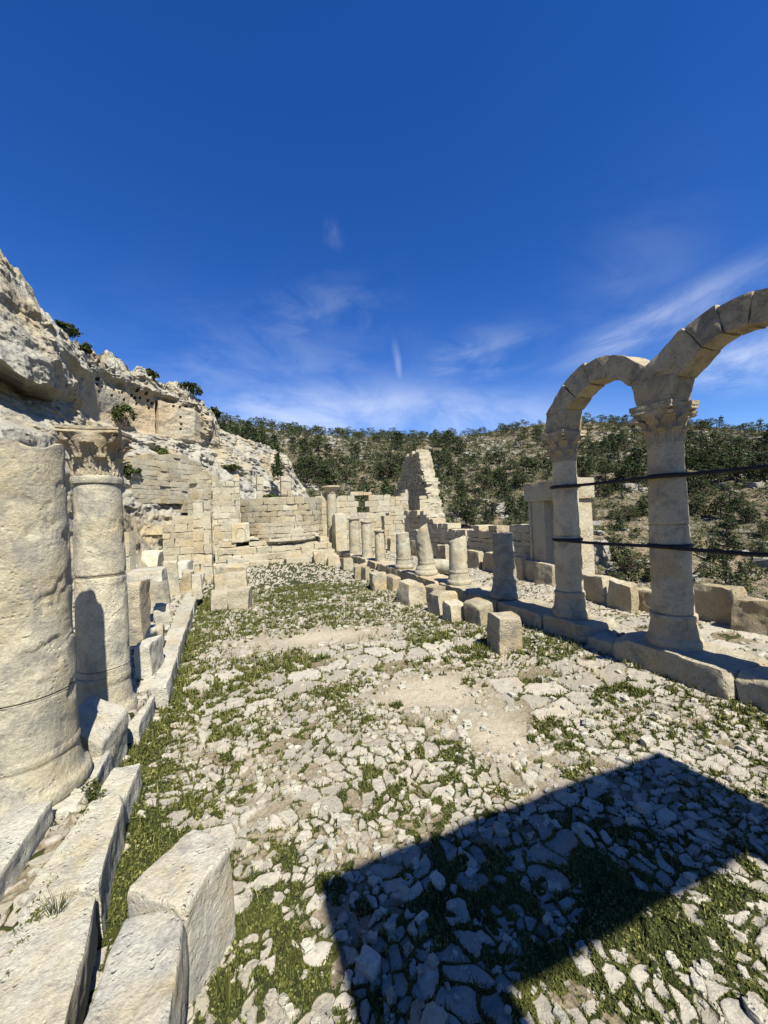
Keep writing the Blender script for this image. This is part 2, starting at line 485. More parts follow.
def hill_mat():
    m, t, b = newmat('dry_hillside')
    pos = NN(t, 'ShaderNodeNewGeometry').outputs['Position']
    n1 = ntex(t, pos, 0.025, 6, 0.65); n2 = ntex(t, pos, 0.16, 8, 0.7, 0.5); n3 = ntex(t, pos, 0.9, 6, 0.7)
    col = mixrgb(t, ramp(t, n1, [(0.42, 0.0), (0.6, 1.0)]), (0.21, 0.175, 0.12), (0.37, 0.295, 0.20))
    col = mixrgb(t, ramp(t, n2, [(0.53, 0.0), (0.63, 0.9)]), col, (0.45, 0.41, 0.35))
    col = mixrgb(t, ramp(t, n3, [(0.45, 0.0), (0.58, 0.9)]), col, (0.062, 0.074, 0.030))
    col = mixrgb(t, 1.0, col, ramp(t, ntex(t, pos, 2.5, 5), [(0.3, 0.6), (0.7, 1.15)]), 'MULTIPLY')
    col = mixrgb(t, 1.0, col, (0.66, 0.655, 0.63), 'MULTIPLY')
    L(t, col, b.inputs['Base Color'])
    bm = NN(t, 'ShaderNodeBump', i_Strength=0.9, i_Distance=1.2); L(t, mth(t, 'ADD', n2, mth(t, 'MULTIPLY', n3, 0.4)), bm.inputs['Height']); L(t, bm.outputs[0], b.inputs['Normal'])
    return m


M_HILL = hill_mat()

# ------------------------------------------------------------------ hillside (terrain reaching the skyline)
CREST = np.array([(-400, 470), (100, 445), (200, 428), (212, 420), (260, 427), (300, 432), (350, 437), (400, 438), (450, 438), (480, 434), (520, 427), (560, 421),
                  (600, 422), (650, 424), (690, 424), (740, 430), (768, 431), (900, 438), (1200, 450)], dtype=float)
HZc = {}


def crest_slope(px):
    py = float(np.interp(px, CREST[:, 0], CREST[:, 1]))
    r = ray(px, py); return r.z / math.hypot(r.x, r.y)


AZT = []
for px in np.arange(-400, 1201, 8):
    r = ray(px, 470); AZT.append((math.atan2(r.x, r.y), crest_slope(px)))
AZT = np.array(AZT)


def hill_z(X, Y):
    r = np.hypot(X, Y); az = np.arctan2(X, Y)
    s = np.interp(az, AZT[:, 0], AZT[:, 1])
    side = sstep(math.radians(-4), math.radians(18), az) * sstep(math.radians(178), math.radians(120), az)
    valley = -26 * side - 1.5
    rc = 270.0
    zc = EYE + rc * s
    t = np.clip((r - 62) / (rc - 62), 0, 1)
    up = valley + (zc - valley) * (t ** 0.92)
    t0 = sstep(8.5, 62, r)
    z = np.where(r < 62, -0.9 + (valley + 0.9) * t0, up)
    beyond = np.clip(r - rc, 0, None)
    z = z - beyond * 0.12
    P = np.stack([X * 0.02, Y * 0.02, np.zeros_like(X)], 1)
    amp = sstep(40, 110, r) * sstep(290, 200, r)
    z = z + fbm(P, 5) * 8.5 * amp + ridged(P * 3.1 + 5, 3) * 1.4 * amp
    return z


def build_hill():
    az = np.radians(np.concatenate([np.arange(-180, -40, 4), np.arange(-40, 100, 0.35), np.arange(100, 180, 4)]))
    r = np.concatenate([[0.5, 4, 7, 8.5, 10, 13, 17, 22, 28, 35, 43, 52], np.linspace(62, 275, 190), [290, 330, 420, 700, 1600]])
    A, R = np.meshgrid(az, r, indexing='ij')
    X = (R * np.sin(A)).ravel(); Y = (R * np.cos(A)).ravel()
    Z = hill_z(X, Y)
    na, nr = A.shape
    i, j = np.meshgrid(np.arange(na), np.arange(nr - 1), indexing='ij')
    a = (i * nr + j).ravel(); b = (((i + 1) % na) * nr + j).ravel()
    F = np.stack([a, a + 1, b + 1, b], 1)
    return struct(mk('hillside', np.stack([X, Y, Z], 1), F, M_HILL))


build_hill()

# ------------------------------------------------------------------ the ground of the courtyard
X_ROW = 4.37                        # axis of the right-hand colonnade
blobs_grass = []                    # x, y, rx, ry, amount


def gb(px, py, rx, ry, a):
    p = G(px, py); blobs_grass.append((p.x, p.y, rx, ry, a))


for args in [(165, 700, .22, .9, .55), (185, 650, .35, 1.2, .55), (205, 605, .35, 2.2, .5), (150, 770, .25, .55, .5), (130, 850, .18, .45, .45), (115, 930, .14, .4, .5),
             (250, 960, .22, .32, .62), (280, 900, .16, .25, .4), (300, 1000, .2, .2, .45), (170, 830, .25, .2, .25),
             (300, 590, .9, 2.4, .36), (290, 570, 1.5, 4.0, .30), (250, 625, .6, .5, .25), (430, 645, .5, .35, .3), (460, 590, .4, 1.2, .25),
             (640, 960, .26, .16, .32), (450, 930, .45, .35, .22), (560, 850, .4, .25, .18), (400, 980, .25, .3, .15), (700, 990, .25, .25, .3), (690, 930, .25, .16, .3), (600, 905, .25, .14, .3), (740, 880, .3, .2, .35), (430, 870, .3, .3, .14),  # real moss; patches inside the portal shadow strengthened so their colour deepens the shade
             (270, 790, .3, .3, .12), (380, 785, .35, .22, .3), (440, 800, .3, .2, .2), (560, 745, .5, .2, .25), (480, 655, .6, .3, .3), (560, 650, .8, .2, .3),
             (650, 690, .7, .2, .3), (740, 720, .6, .2, .35), (330, 690, .5, .4, .25), (235, 720, .35, .35, .25), (255, 680, .5, .45, .3), (465, 745, .3, .2, .3), (690, 650, .6, .3, .1),
             (210, 800, .3, .3, .22), (320, 830, .25, .2, .15)]:
    gb(*args)
dirt_blobs = []
for px, py, rx, ry, a in [(440, 692, .60, .50, 1.5), (500, 735, .35, .35, 1.4), (400, 690, .4, .35, .5), (310, 637, .95, .5, 1.4), (230, 645, .5, .25, .5), (380, 632, .6, .4, .7), (320, 800, .5, .7, .35), (560, 770, .5, .4, .4),
                          (380, 850, .4, .3, .35), (600, 880, .3, .2, .3), (250, 760, .4, .3, .2)]:
    p = G(px, py); dirt_blobs.append((p.x, p.y, rx, ry, a))
slab_blobs = []
for px, py, rx, ry, a in [(340, 660, 1.2, .6, 1.4), (240, 690, .8, .7, .9), (430, 650, .8, .5, .9), (560, 705, 1.0, .45, .7), (520, 680, .8, .3, .7), (680, 660, 1.5, .6, .5), (620, 800, .5, .3, .4), (190, 860, .3, .3, .8), (215, 740, .4, .5, .5)]:
    p = G(px, py); slab_blobs.append((p.x, p.y, rx, ry, a))


def blobf(B, X, Y):
    s = np.zeros_like(X)
    for x, y, rx, ry, a in B:
        s = np.maximum(s, a * np.exp(-(((X - x) / rx) ** 2 + ((Y - y) / ry) ** 2))) if False else s + a * np.exp(-(((X - x) / rx) ** 2 + ((Y - y) / ry) ** 2))
    return s


def ground_eval(X, Y):
    o = np.zeros_like(X)
    P3 = np.stack([X, Y, o], 1)
    wx = fbm(P3 * 2.6 + 3.1, 3) * 0.13 + fbm(P3 * 11 + 9.1, 2) * 0.028
    wy = fbm(P3 * 2.6 + 33.1, 3) * 0.13 + fbm(P3 * 11 + 19.1, 2) * 0.028
    x, y = X + wx, Y + wy
    slab = blobf(slab_blobs, X, Y) + fbm(P3 * 1.1 + 71, 2) * 0.30 + 0.4 * sstep(X_ROW, X_ROW + .3, X) > 0.50
    med = fbm(P3 * 4.3 + 13, 3) > -0.04
    s1 = vor(x / 0.40, y / 0.33, 0.7); s2 = vor(x / 0.072 + 40, y / 0.072 + 11); s3 = vor(x / 0.13 + 80, y / 0.118 + 31)
    pick = lambda k, f=1: np.where(slab, s1[k], np.where(med, s3[k], s2[k]))
    cs = np.where(slab, 0.37, np.where(med, 0.125, 0.072))
    e = (pick(1) - pick(0)) * cs
    ra, rb = pick(2), pick(3)
    dirt = np.clip(0.78 * blobf(dirt_blobs, X, Y) + fbm(P3 * 2.2 + 51, 3) * 0.30 - 0.06, 0, 1)
    gf = blobf(blobs_grass, X, Y) + fbm(P3 * 2.0 + 91, 4) * 0.32 + fbm(P3 * 7.0 + 191, 3) * 0.55 + fbm(P3 * 19.0 + 291, 2) * 0.50
    xl = -0.80 - 0.037 * (Y - 2) - 0.22 * np.exp(-((Y - 3.5) / 0.45) ** 2)
    plaza = sstep(0.05, 0.2, X - xl) * sstep(X_ROW - .1, X_ROW - .3, X)
    gf = gf + 0.155 - 0.10 * (1 - plaza) - 0.42 * dirt + 0.06 * sstep(4.5, 7.5, Y) * plaza
    keep = ra > np.where(slab, 0.07, 0.12) + 0.95 * dirt + 0.35 * sstep(0.25, 0.7, gf)
    prof = sstep(0.002, np.where(slab, 0.034, 0.025), e)
    wear = fbm(P3 * 15 + 41, 3) * 0.55 + fbm(P3 * 46 + 81, 2) * 0.22
    prof = sstep(0.22, 0.62, prof + wear * np.where(slab, 0.7, 1.0))
    stone = prof * keep
    hh = np.where(slab, 0.008 + 0.007 * rb, 0.003 + 0.013 * rb * rb + 0.003 * rb)
    tilt = (pick(4) * (ra - 0.5) + pick(5) * (rb - 0.5)) * np.where(slab, 0.010, 0.015)
    z = stone * (hh + tilt) + fbm(P3 * 0.7 + 5, 3) * 0.035 + fbm(P3 * 18, 3) * 0.006 * (0.4 + stone)
    z = z + (1 - keep) * fbm(P3 * 26 + 7, 3) * 0.012 * (1 - 0.5 * dirt)
    grass = np.clip(sstep(0.14, 0.46, gf - 0.42 * stone), 0, 1)
    grass = np.maximum(grass, 0.8 * (1 - prof) * sstep(-0.22, 0.12, gf) * (1 - dirt))
    z = z + grass * (0.012 + 0.02 * fbm(P3 * 9 + 3, 2))
    # levels: raised walkway on the left, terrace on the right, drop beyond the parapet
    z = z + 0.20 * sstep(0.03, -0.03, X - xl) + 0.07 * sstep(0.55, 0.05, X - xl) * sstep(4.5, 3.0, Y) + 0.10 * sstep(2.9, 4.0, X) * sstep(X_ROW, X_ROW - .12, X)
    z = z + 0.26 * sstep(X_ROW - .12, X_ROW, X)
    z = z - 3.5 * sstep(7.3, 9.6, X)
    z = z - 1.6 * sstep(24, 30, np.hypot(X, Y))
    z = z + 0.5 * sstep(-3.2, -5.2, X)
    return z, stone, grass, rb, np.clip(dirt, 0, 1)


def build_ground():
    az = np.radians(np.concatenate([np.arange(-88, -32, 0.5), np.arange(-32, 72, 0.12), np.arange(72, 131, 0.5)]))
    yp = np.concatenate([[6000, 3000, 1800, 1300, 1000, 850, 750, 680], np.arange(620, 24, -1.05)])
    r = FPX * EYE / yp
    A, R = np.meshgrid(az, r, indexing='ij')
    X = (R * np.sin(A)).ravel(); Y = (R * np.cos(A)).ravel()
    z, st, gr, rb, dt = ground_eval(X, Y)
    na, nr = A.shape
    i, j = np.meshgrid(np.arange(na - 1), np.arange(nr - 1), indexing='ij')
    a = (i * nr + j).ravel(); b = a + nr
    F = np.stack([a, a + 1, b + 1, b], 1)
    return struct(mk('ground', np.stack([X, Y, z], 1), F, M_GROUND, attrs={'stone': st, 'grass': gr, 'rnd': rb, 'dirt': dt}))


build_ground()


def build_grass():
    # low plants: little leaves and short blades where the ground is green
    n = 700000
    u = rng.random(n); r = 1.0 + (11.0 - 1.0) * u ** 1.25; az = np.radians(rng.uniform(-34, 70, n))
    X = r * np.sin(az); Y = r * np.cos(az)
    z, st, gr, rb, dt = ground_eval(X, Y)
    ok = (rng.random(n) < gr ** 1.6 * 0.85) & (X > -0.9) & (X < X_ROW - .1)
    X, Y, z, r = X[ok], Y[ok], z[ok], r[ok]
    m = len(X)
    sc = np.clip(r / 3.4, 0.6, 1.6)
    kind = rng.random(m) < 0.62
    ang = rng.uniform(0, 2 * math.pi, m); lean = rng.uniform(-0.6, 0.6, m)
    hgt = np.where(kind, rng.uniform(0.006, 0.022, m), rng.uniform(0.018, 0.050, m)) * sc
    wid = np.where(kind, rng.uniform(0.006, 0.012, m), rng.uniform(0.002, 0.0038, m)) * sc
    dx, dy = np.cos(ang), np.sin(ang)
    base = np.stack([X, Y, z - 0.002 + np.where(kind, rng.uniform(0, 0.014, m), 0)], 1)
    side = np.stack([dx, dy, 0 * dx], 1) * wid[:, None]
    up = np.stack([-dy * lean * hgt * 1.3, dx * lean * hgt * 1.3, hgt * np.where(kind, 0.55, 1)], 1)
    v0 = base - side; v1 = base + side; v2 = base + up + side * 0.55; v3 = base + up - side * 0.55
    V = np.stack([v0, v1, v2, v3], 1).reshape(-1, 3)
    F = np.arange(m * 4).reshape(-1, 4)
    return struct(mk('grass', V, F, M_GRASS, smooth=False), 'stuff')


build_grass()


def build_rubble():
    bag = Bag(); n = 5200
    u, F = lattice((3, 3, 3))
    sph = u - 0.5; sph = sph / np.linalg.norm(sph, axis=1, keepdims=True)
    r = 1.1 + 12 * rng.random(n) ** 1.6; az = np.radians(rng.uniform(-36, 72, n))
    X = r * np.sin(az); Y = r * np.cos(az); z, st, gr, rb, dt = ground_eval(X, Y)
    Vs = []; Fs = []
    k = 0
    for i in range(n):
        if X[i] < -3.5 or X[i] > 6.5 or gr[i] > 0.75: continue
        s = 0.006 + 0.024 * rng.random() ** 3.0 + (0.03 * rng.random() if rng.random() < 0.05 else 0)
        s *= (1 + 0.08 * r[i])
        P = sph * (1 + 0.35 * rng.normal(size=(len(sph), 1)) * 0.5)
        P = np.clip(P, -rng.uniform(0.5, 1, 3), rng.uniform(0.5, 1, 3)) * s * np.array([1.2, 0.9, 0.65])
        a = rng.uniform(0, 6.28); c, sn = math.cos(a), math.sin(a)
        P = np.stack([P[:, 0] * c - P[:, 1] * sn, P[:, 0] * sn + P[:, 1] * c, P[:, 2]], 1) + [X[i], Y[i], z[i] + s * 0.25]
        Vs.append(P); Fs.append(F + k * len(u)); k += 1
    return struct(mk('loose_stones', np.concatenate(Vs), np.concatenate(Fs), M_KERB, smooth=False), 'stuff')


build_rubble()

# ------------------------------------------------------------------ the cliff
PROF = {  # image column: (row, depth) pairs from crest to foot
    -260: [(60, 15), (120, 12), (200, 10), (300, 9), (345, 8.6), (365, 9.6), (400, 9.0), (440, 8.0), (500, 7.4), (600, 6.8)],
    -60: [(190, 15), (230, 13), (290, 11.5), (335, 10.8), (352, 10.4), (372, 12.4), (398, 11.2), (432, 9.6), (500, 8.8), (600, 8.0)],
    0: [(252, 15.5), (275, 13.6), (310, 12.2), (340, 11.6), (360, 11.2), (380, 13.4), (402, 12.0), (430, 10.2), (500, 9.3), (590, 8.4)],
    24: [(290, 16), (305, 14.2), (330, 12.9), (355, 12.2), (380, 12.0), (396, 14.6), (410, 13.0), (432, 11.0), (500, 9.9), (585, 8.9)],
    50: [(322, 17), (333, 15.5), (348, 14.4), (365, 13.6), (385, 13.4), (403, 15.6), (416, 14.0), (436, 12.0), (500, 10.8), (582, 9.6)],
    75: [(340, 19), (350, 18), (362, 17.2), (378, 16.8), (395, 16.6), (410, 17.4), (424, 15.6), (440, 13.6), (500, 12.2), (578, 10.6)],
    100: [(356, 22), (364, 21), (374, 20.4), (392, 20.2), (412, 20.2), (424, 19.8), (436, 17.8), (455, 15.8), (505, 14.0), (574, 11.8)],
    130: [(371, 25), (377, 24), (385, 23), (396, 22.8), (418, 22.7), (431, 22.4), (442, 20.4), (470, 17.6), (507, 16.4), (570, 13.8)],
    170: [(385, 28), (391, 27), (396, 25.6), (406, 25.5), (424, 25.3), (439, 25.1), (448, 23.2), (478, 20.4), (508, 18.8), (566, 16.6)],
    195: [(396, 30), (402, 28.6), (406, 27), (412, 26.7), (430, 26.6), (443, 26.6), (452, 25.4), (484, 22.6), (512, 21), (564, 18.5)],
    210: [(409, 31), (416, 30), (422, 29), (430, 28.6), (438, 28.4), (446, 28.2), (456, 27), (488, 24), (515, 22.5), (563, 19.5)],
    218: [(430, 32), (433, 31.2), (437, 30.4), (442, 29.8), (448, 29.2), (454, 28.6), (461, 27.6), (490, 24.8), (517, 23), (562, 20)],
    225: [(432, 33), (435, 32), (439, 31), (444, 30), (450, 29.4), (456, 29), (464, 28), (492, 25.4), (520, 23.5), (562, 21)],
    250: [(440, 36), (444, 35), (449, 34), (454, 33), (461, 32), (468, 31), (478, 30), (500, 28), (525, 26), (562, 24)],
    275: [(451, 39), (455, 38), (460, 37), (466, 36), (473, 35), (480, 34), (488, 33), (505, 31), (528, 29), (562, 27)],
    286: [(458, 40), (462, 39.5), (467, 39), (473, 38), (480, 37), (487, 36), (494, 35), (508, 33), (531, 31), (562, 29)],
    292: [(470, 41), (474, 40.5), (478, 40), (483, 39), (488, 38), (494, 37), (500, 36), (512, 34), (530, 32), (562, 30)],
    312: [(505, 42), (508, 41.5), (512, 41), (515, 40), (519, 39), (523, 38), (528, 37), (535, 36), (545, 35), (562, 33)],
}
CX = np.array(sorted(PROF)); CP = np.array([PROF[k] for k in CX], dtype=float)


def build_cliff():
    us = np.concatenate([np.arange(-260, -20, 4.0), np.arange(-20, 313, 0.7)])
    vs = np.concatenate([np.linspace(0, 9, 330)])
    row = np.empty((len(us), 10)); dep = np.empty((len(us), 10))
    for k in range(10):
        row[:, k] = np.interp(us, CX, CP[:, k, 0]); dep[:, k] = np.interp(us, CX, CP[:, k, 1])
    iv = np.clip(np.floor(vs).astype(int), 0, 8); fv = vs - iv
    PY = row[:, iv] * (1 - fv) + row[:, iv + 1] * fv; D = dep[:, iv] * (1 - fv) + dep[:, iv + 1] * fv
    PX = np.repeat(us[:, None], len(vs), 1)
    rc, uc, fw = (np.array(v) for v in (RC, UC, FW))
    a = ((PX - 384) / FPX)[..., None]; b = (-(PY - 512) / FPX)[..., None]
    dirs = a * rc + b * uc + fw
    P = dirs * D[..., None] + np.array([0, 0, EYE])
    P0 = P.reshape(-1, 3)
    # outward direction (towards the courtyard, horizontal) for the displacement
    out = -dirs.reshape(-1, 3).copy(); out[:, 2] *= 0.2; out[:, 0] += 0.5; out /= np.linalg.norm(out, axis=1, keepdims=True)
    sc = (D.reshape(-1) / 16.0)
    Q = P0 * np.array([0.42, 0.42, 0.62])
    h = fbm(Q, 5, 0.55) * 1.05 + ridged(P0 * np.array([0.9, 0.9, 1.5]) + 4, 4) * 0.30
    strat = np.abs(((P0[:, 2] + 0.5 * fbm(P0 * 0.35, 2) + 0.12 * P0[:, 0]) * 0.85) % 1.0 - 0.5)
    h += (strat - 0.25) * 0.55 * sstep(-0.1, 0.4, fbm(P0 * 0.3 + 50, 2))
    big = fbm(P0 * 1.7 + 20, 4); h += np.sign(big) * np.abs(big) ** 0.7 * 0.16
    px = PX.reshape(-1); py = PY.reshape(-1); v = np.repeat(vs[None], len(us), 0).reshape(-1)
    # dressed rock-cut face, nearly flat, with rows of beam holes
    flat = sstep(78, 92, px) * sstep(208, 200, px) * sstep(2.3, 2.8, v) * sstep(5.2, 4.8, v)
    h = h * (1 - 0.86 * flat)
    h = h * (1 - 0.5 * sstep(200, 222, px))
    h = h * sc * np.clip(0.55 + 0.45 * sstep(0, 1.0, v), 0.3, 1) * 0.95
    def hole(cx, cy, w, hh, dpt):
        return dpt * ((np.abs(px - cx) < w) & (np.abs(py - cy) < hh))
    cut = np.zeros_like(h)
    for k in range(15):
        cx = 98 + k * 4.15 + (k % 3) * 0.4; base = 384 + (cx - 98) * 0.33
        if k % 4 != 3: cut += hole(cx, base + (k % 2) * 1.2, 0.95, 1.3, 0.7)
        if k % 3 == 0: cut += hole(cx + 1.2, base + 7.5, 0.9, 1.3, 0.6)
        if k in (0, 2, 9, 11): cut += hole(cx, base - 5.5, 1.3, 1.6, 0.7)
    for cx, cy in ((174, 406), (180, 407), (187, 406), (181, 417), (181.5, 424), (181, 429)): cut += hole(cx, cy, 1.0, 1.0, 0.6)
    cut += hole(156.5, 417, 1.3, 17, 0.9)
    P1 = P0 + out * (h - cut)[:, None]
    P1[:, 2] += (fbm(P0 * 0.9 + 70, 4) * 0.75 + ridged(P0 * 2.3 + 7, 2) * 0.18) * sc * (1 - flat) * sstep(2.2, 0.0, v) * (1 - 0.7 * sstep(205, 225, px))
    nu, nv = PX.shape
    P1 = P1.reshape(nu, nv, 3)
    # the top of the rock runs back and down behind the crest
    back = []
    for dd, dz in ((14, -2.5), (9, -0.8), (5, 0.15), (2, 0.25)):
        q = P1[:, 0].copy(); hdir = dirs[:, 0].copy(); hdir[:, 2] = 0; hdir /= np.linalg.norm(hdir, axis=1, keepdims=True)
        q = q + hdir * dd + [0, 0, dz]; q[:, 2] += fbm(q * 0.7, 3) * 0.3 * (dd > 2); back.append(q)
    P1 = np.concatenate([np.stack(back, 1), P1], 1); nv += 4
    i, j = np.meshgrid(np.arange(nu - 1), np.arange(nv - 1), indexing='ij')
    a = (i * nv + j).ravel(); b = a + nv
    F = np.stack([a, a + 1, b + 1, b], 1)
    cf = np.concatenate([np.zeros((nu, 4)), flat.reshape(nu, nv - 4)], 1).ravel()
    return struct(mk('cliff', P1.reshape(-1, 3), F, M_CLIFF, smooth=True, sharp=50, attrs={'cut': cf}))


build_cliff()

# ------------------------------------------------------------------ builders for stonework
def proj(p):
    v = Vector(p) - Vector((0, 0, EYE)); d = v.dot(FW)
    return 384 + FPX * v.dot(RC) / d, 512 - FPX * v.dot(UC) / d, d


SEED = [100]


def sd():
    SEED[0] += 7; return SEED[0]


def rock(name, label, cat, center, dims, rz=0.0, mat=None, group=None, rnd=0.014, rough=0.012, chips=6, chip=0.2, skew=0.12, taper=0.04, res=0.03, freq=5.0, tilt=0.0):
    s = sd(); w, d, h = dims
    c = boxc(w, d, h, skew, s, taper)
    V, F = hexa(c, nres(dims, res), s, rnd, rough, chips, chip, freq)
    if tilt:
        a = tilt; ca, sa = math.cos(a), math.sin(a); V = np.stack([V[:, 0] * ca + V[:, 2] * sa, V[:, 1], -V[:, 0] * sa + V[:, 2] * ca], 1)
    o = mk(name, V, F, mat or M_BLOCK, loc=center, rot=rz, sharp=38)
    return tag(o, label, cat, group)


def blk(name, label, x0, x1, yt, yb, zb, dep, rz=0.0, mat=None, group=None, cat='stone block', **kw):
    """stone block whose outline in the photo spans columns x0..x1, front base at row yb and front top edge at row yt"""
    p = G((x0 + x1) / 2, yb, zb); d = depth(p)
    al = math.atan2(p.x, p.y); Wp = (x1 - x0) * d / FPX * math.cos(math.atan(((x0 + x1) / 2 - 384) / FPX))
    be = al + rz
    w = max((Wp - dep * abs(math.sin(be))) / max(abs(math.cos(be)), .3), Wp * 0.45)
    h = (yb - yt) * d / FPX * (.88 if name == 'squared_block' else 1); w *= 1.08 if name == 'squared_block' else 1
    u = Vector((math.sin(al), math.cos(al), 0))
    c = p + u * (dep * 0.42)
    c.z = zb - 0.03; rz += random.uniform(-.14, .14)
    res = max(0.02, d * 0.0045)
    return rock(name, label, cat, c, (w, dep, h + 0.03), rz, mat, group, res=res, **kw)


def masonry(bag, P0, P1, z0, top, th, course=0.22, seed=1, holes=(), bulge=0.0, slen=(0.28, 0.6), res=(4, 3, 3), rough=0.01, side=1, ragged=0.10):
    """courses of squared stones between two plan points; top(t) gives the broken upper outline"""
    r_ = np.random.default_rng(seed)
    P0 = np.array(P0[:2], dtype=float); P1 = np.array(P1[:2], dtype=float)
    Lw = np.linalg.norm(P1 - P0); t_ = (P1 - P0) / Lw; n_ = np.array([t_[1], -t_[0]]) * side    # n_: outward, towards the viewer
    z = z0; zmax = max(top(t) for t in np.linspace(0, 1, 40))
    while z < zmax:
        hc = course * r_.uniform(0.7, 1.35); s = -r_.uniform(0, slen[0])
        while s < Lw:
            ln = r_.uniform(*slen); a, b = max(s, 0), min(s + ln, Lw); s += ln
            if b - a < 0.05: continue
            mid = (a + b) / 2 / Lw
            tz = top(mid) + r_.uniform(-1, 1) * ragged * hc
            if z + hc * 0.55 > tz: continue
            hh = hc if z + hc < tz + 0.3 * hc else hc * 0.8
            if any(h0 < mid < h1 and z + hc > q0 and z < q1 for h0, h1, q0, q1 in holes): continue
            g = 0.0015
            off = r_.uniform(-0.014, 0.014)
            if r_.random() < 0.03: off -= 0.07
            c = []
            for zz in (z + g, z + hh - g):
                for ss, oo in ((a + g, off), (b - g, off), (b - g, off - th), (a + g, off - th)):
                    bo = bulge * (1 - (2 * ss / Lw - 1) ** 2)
                    q = P0 + t_ * ss + n_ * (oo - bo)
                    c.append([q[0], q[1], zz])
            V, F = hexa(c, res, int(r_.integers(1e6)), 0.008, rough * 1.6, 2, 0.16, 4.0)
            bag.add(V, F)
        z += hc


def topfn(pts):
    pts = sorted(pts); a = [p[0] for p in pts]; b = [p[1] for p in pts]
    return lambda t: float(np.interp(t, a, b))


def wallpx(A, B, tops, z0):
    """tops in photo (column,row) on the vertical plane through A and B"""
    A = Vector((A[0], A[1], 0)); B = Vector((B[0], B[1], 0)); t = (B - A); Lw = t.length; t.normalize(); n = Vector((t.y, -t.x, 0))
    r = []
    for px, py in tops:
        d = ray(px, py); k = (A - Vector((0, 0, EYE))).dot(n) / d.dot(n); p = Vector((0, 0, EYE)) + d * k
        r.append(((Vector((p.x, p.y, 0)) - A).dot(t) / Lw, p.z))
    return topfn(r)


def yplane(px, y):
    r = ray(px, 512); return (r.x / r.y * y, y)


def surf_noise(V, seed, amp, freq, octv=4):
    n = fbm(V * freq + seed * 3.7, octv)
    rad = V.copy(); rad[:, 2] = 0; ln = np.maximum(np.linalg.norm(rad, axis=1, keepdims=True), 1e-6)
    return V + rad / ln * (n * amp)[:, None]


def shaft_geo(r0, r1, z0, z1, seed, joints=(), nseg=56, amp=0.012, topbreak=0.0, lean=(0, 0), pits=0.5, entasis=0.004, dz=0.03, scar=None):
    n = max(8, int((z1 - z0) / dz)); prof = []
    for k in range(n + 1):
        t = k / n; z = z0 + (z1 - z0) * t
        r = r0 + (r1 - r0) * t + entasis * math.sin(math.pi * t)
        prof.append([r, z])
    for j in joints:
        prof += [[np.interp(j, [z0, z1], [r0, r1]) - 0.012, j], [np.interp(j, [z0, z1], [r0, r1]) - 0.001, j - 0.010], [np.interp(j, [z0, z1], [r0, r1]) + 0.001, j + 0.010]]
    prof.sort(key=lambda q: q[1])
    V, F = lathe(prof, nseg)
    V = surf_noise(V, seed, amp, 3.2, 5)
    b = ridged(V * 9 + seed, 3); rad = V[:, :2] / np.maximum(np.linalg.norm(V[:, :2], axis=1, keepdims=True), 1e-6)
    side = np.hypot(V[:, 0], V[:, 1]) > 0.75 * min(r0, r1)
    dent = -pits * 0.02 * sstep(0.35, 0.8, fbm(V * 7 + seed + 40, 3) * 2) * side
    if scar is not None:
        dent = dent - scar(V)
    V[:, :2] += rad * dent[:, None]
    if topbreak:
        k = sstep(z1 - 0.45 * (z1 - z0) - topbreak, z1, V[:, 2])
        V[:, 2] += k * topbreak * (fbm(np.stack([V[:, 0] * 4, V[:, 1] * 4, 0 * V[:, 0] + seed], 1), 3) * 1.6 - 0.3 + (V[:, 0] * math.cos(seed) + V[:, 1] * math.sin(seed)) / max(r1, .1) * 0.45)
    V[:, 0] += lean[0] * (V[:, 2] - z0); V[:, 1] += lean[1] * (V[:, 2] - z0)
    return V, F


def base_geo(r_bot, r_top, h, seed, nseg=56, amp=0.012, square=0.0):
    prof = [(r_bot * 0.98, 0), (r_bot * 1.02, h * 0.06), (r_bot * 1.03, h * 0.18), (r_bot * 1.0, h * 0.28), (r_bot * 0.93, h * 0.34), (r_bot * 0.90, h * 0.40),
            (r_bot * 0.88, h * 0.5), (r_top * 1.02, h * 0.72), (r_top * 1.0, h * 0.80), (r_top * 1.035, h * 0.86), (r_top * 1.045, h * 0.93), (r_top * 1.03, h * 1.0)]
    pr = np.array(prof); t = np.linspace(0, len(pr) - 1, 34)
    pr = np.stack([np.interp(t, np.arange(len(pr)), pr[:, 0]), np.interp(t, np.arange(len(pr)), pr[:, 1])], 1)
    V, F = lathe(pr, nseg)
    V = surf_noise(V, seed, amp * 1.5, 3.5, 4)
    return V, F


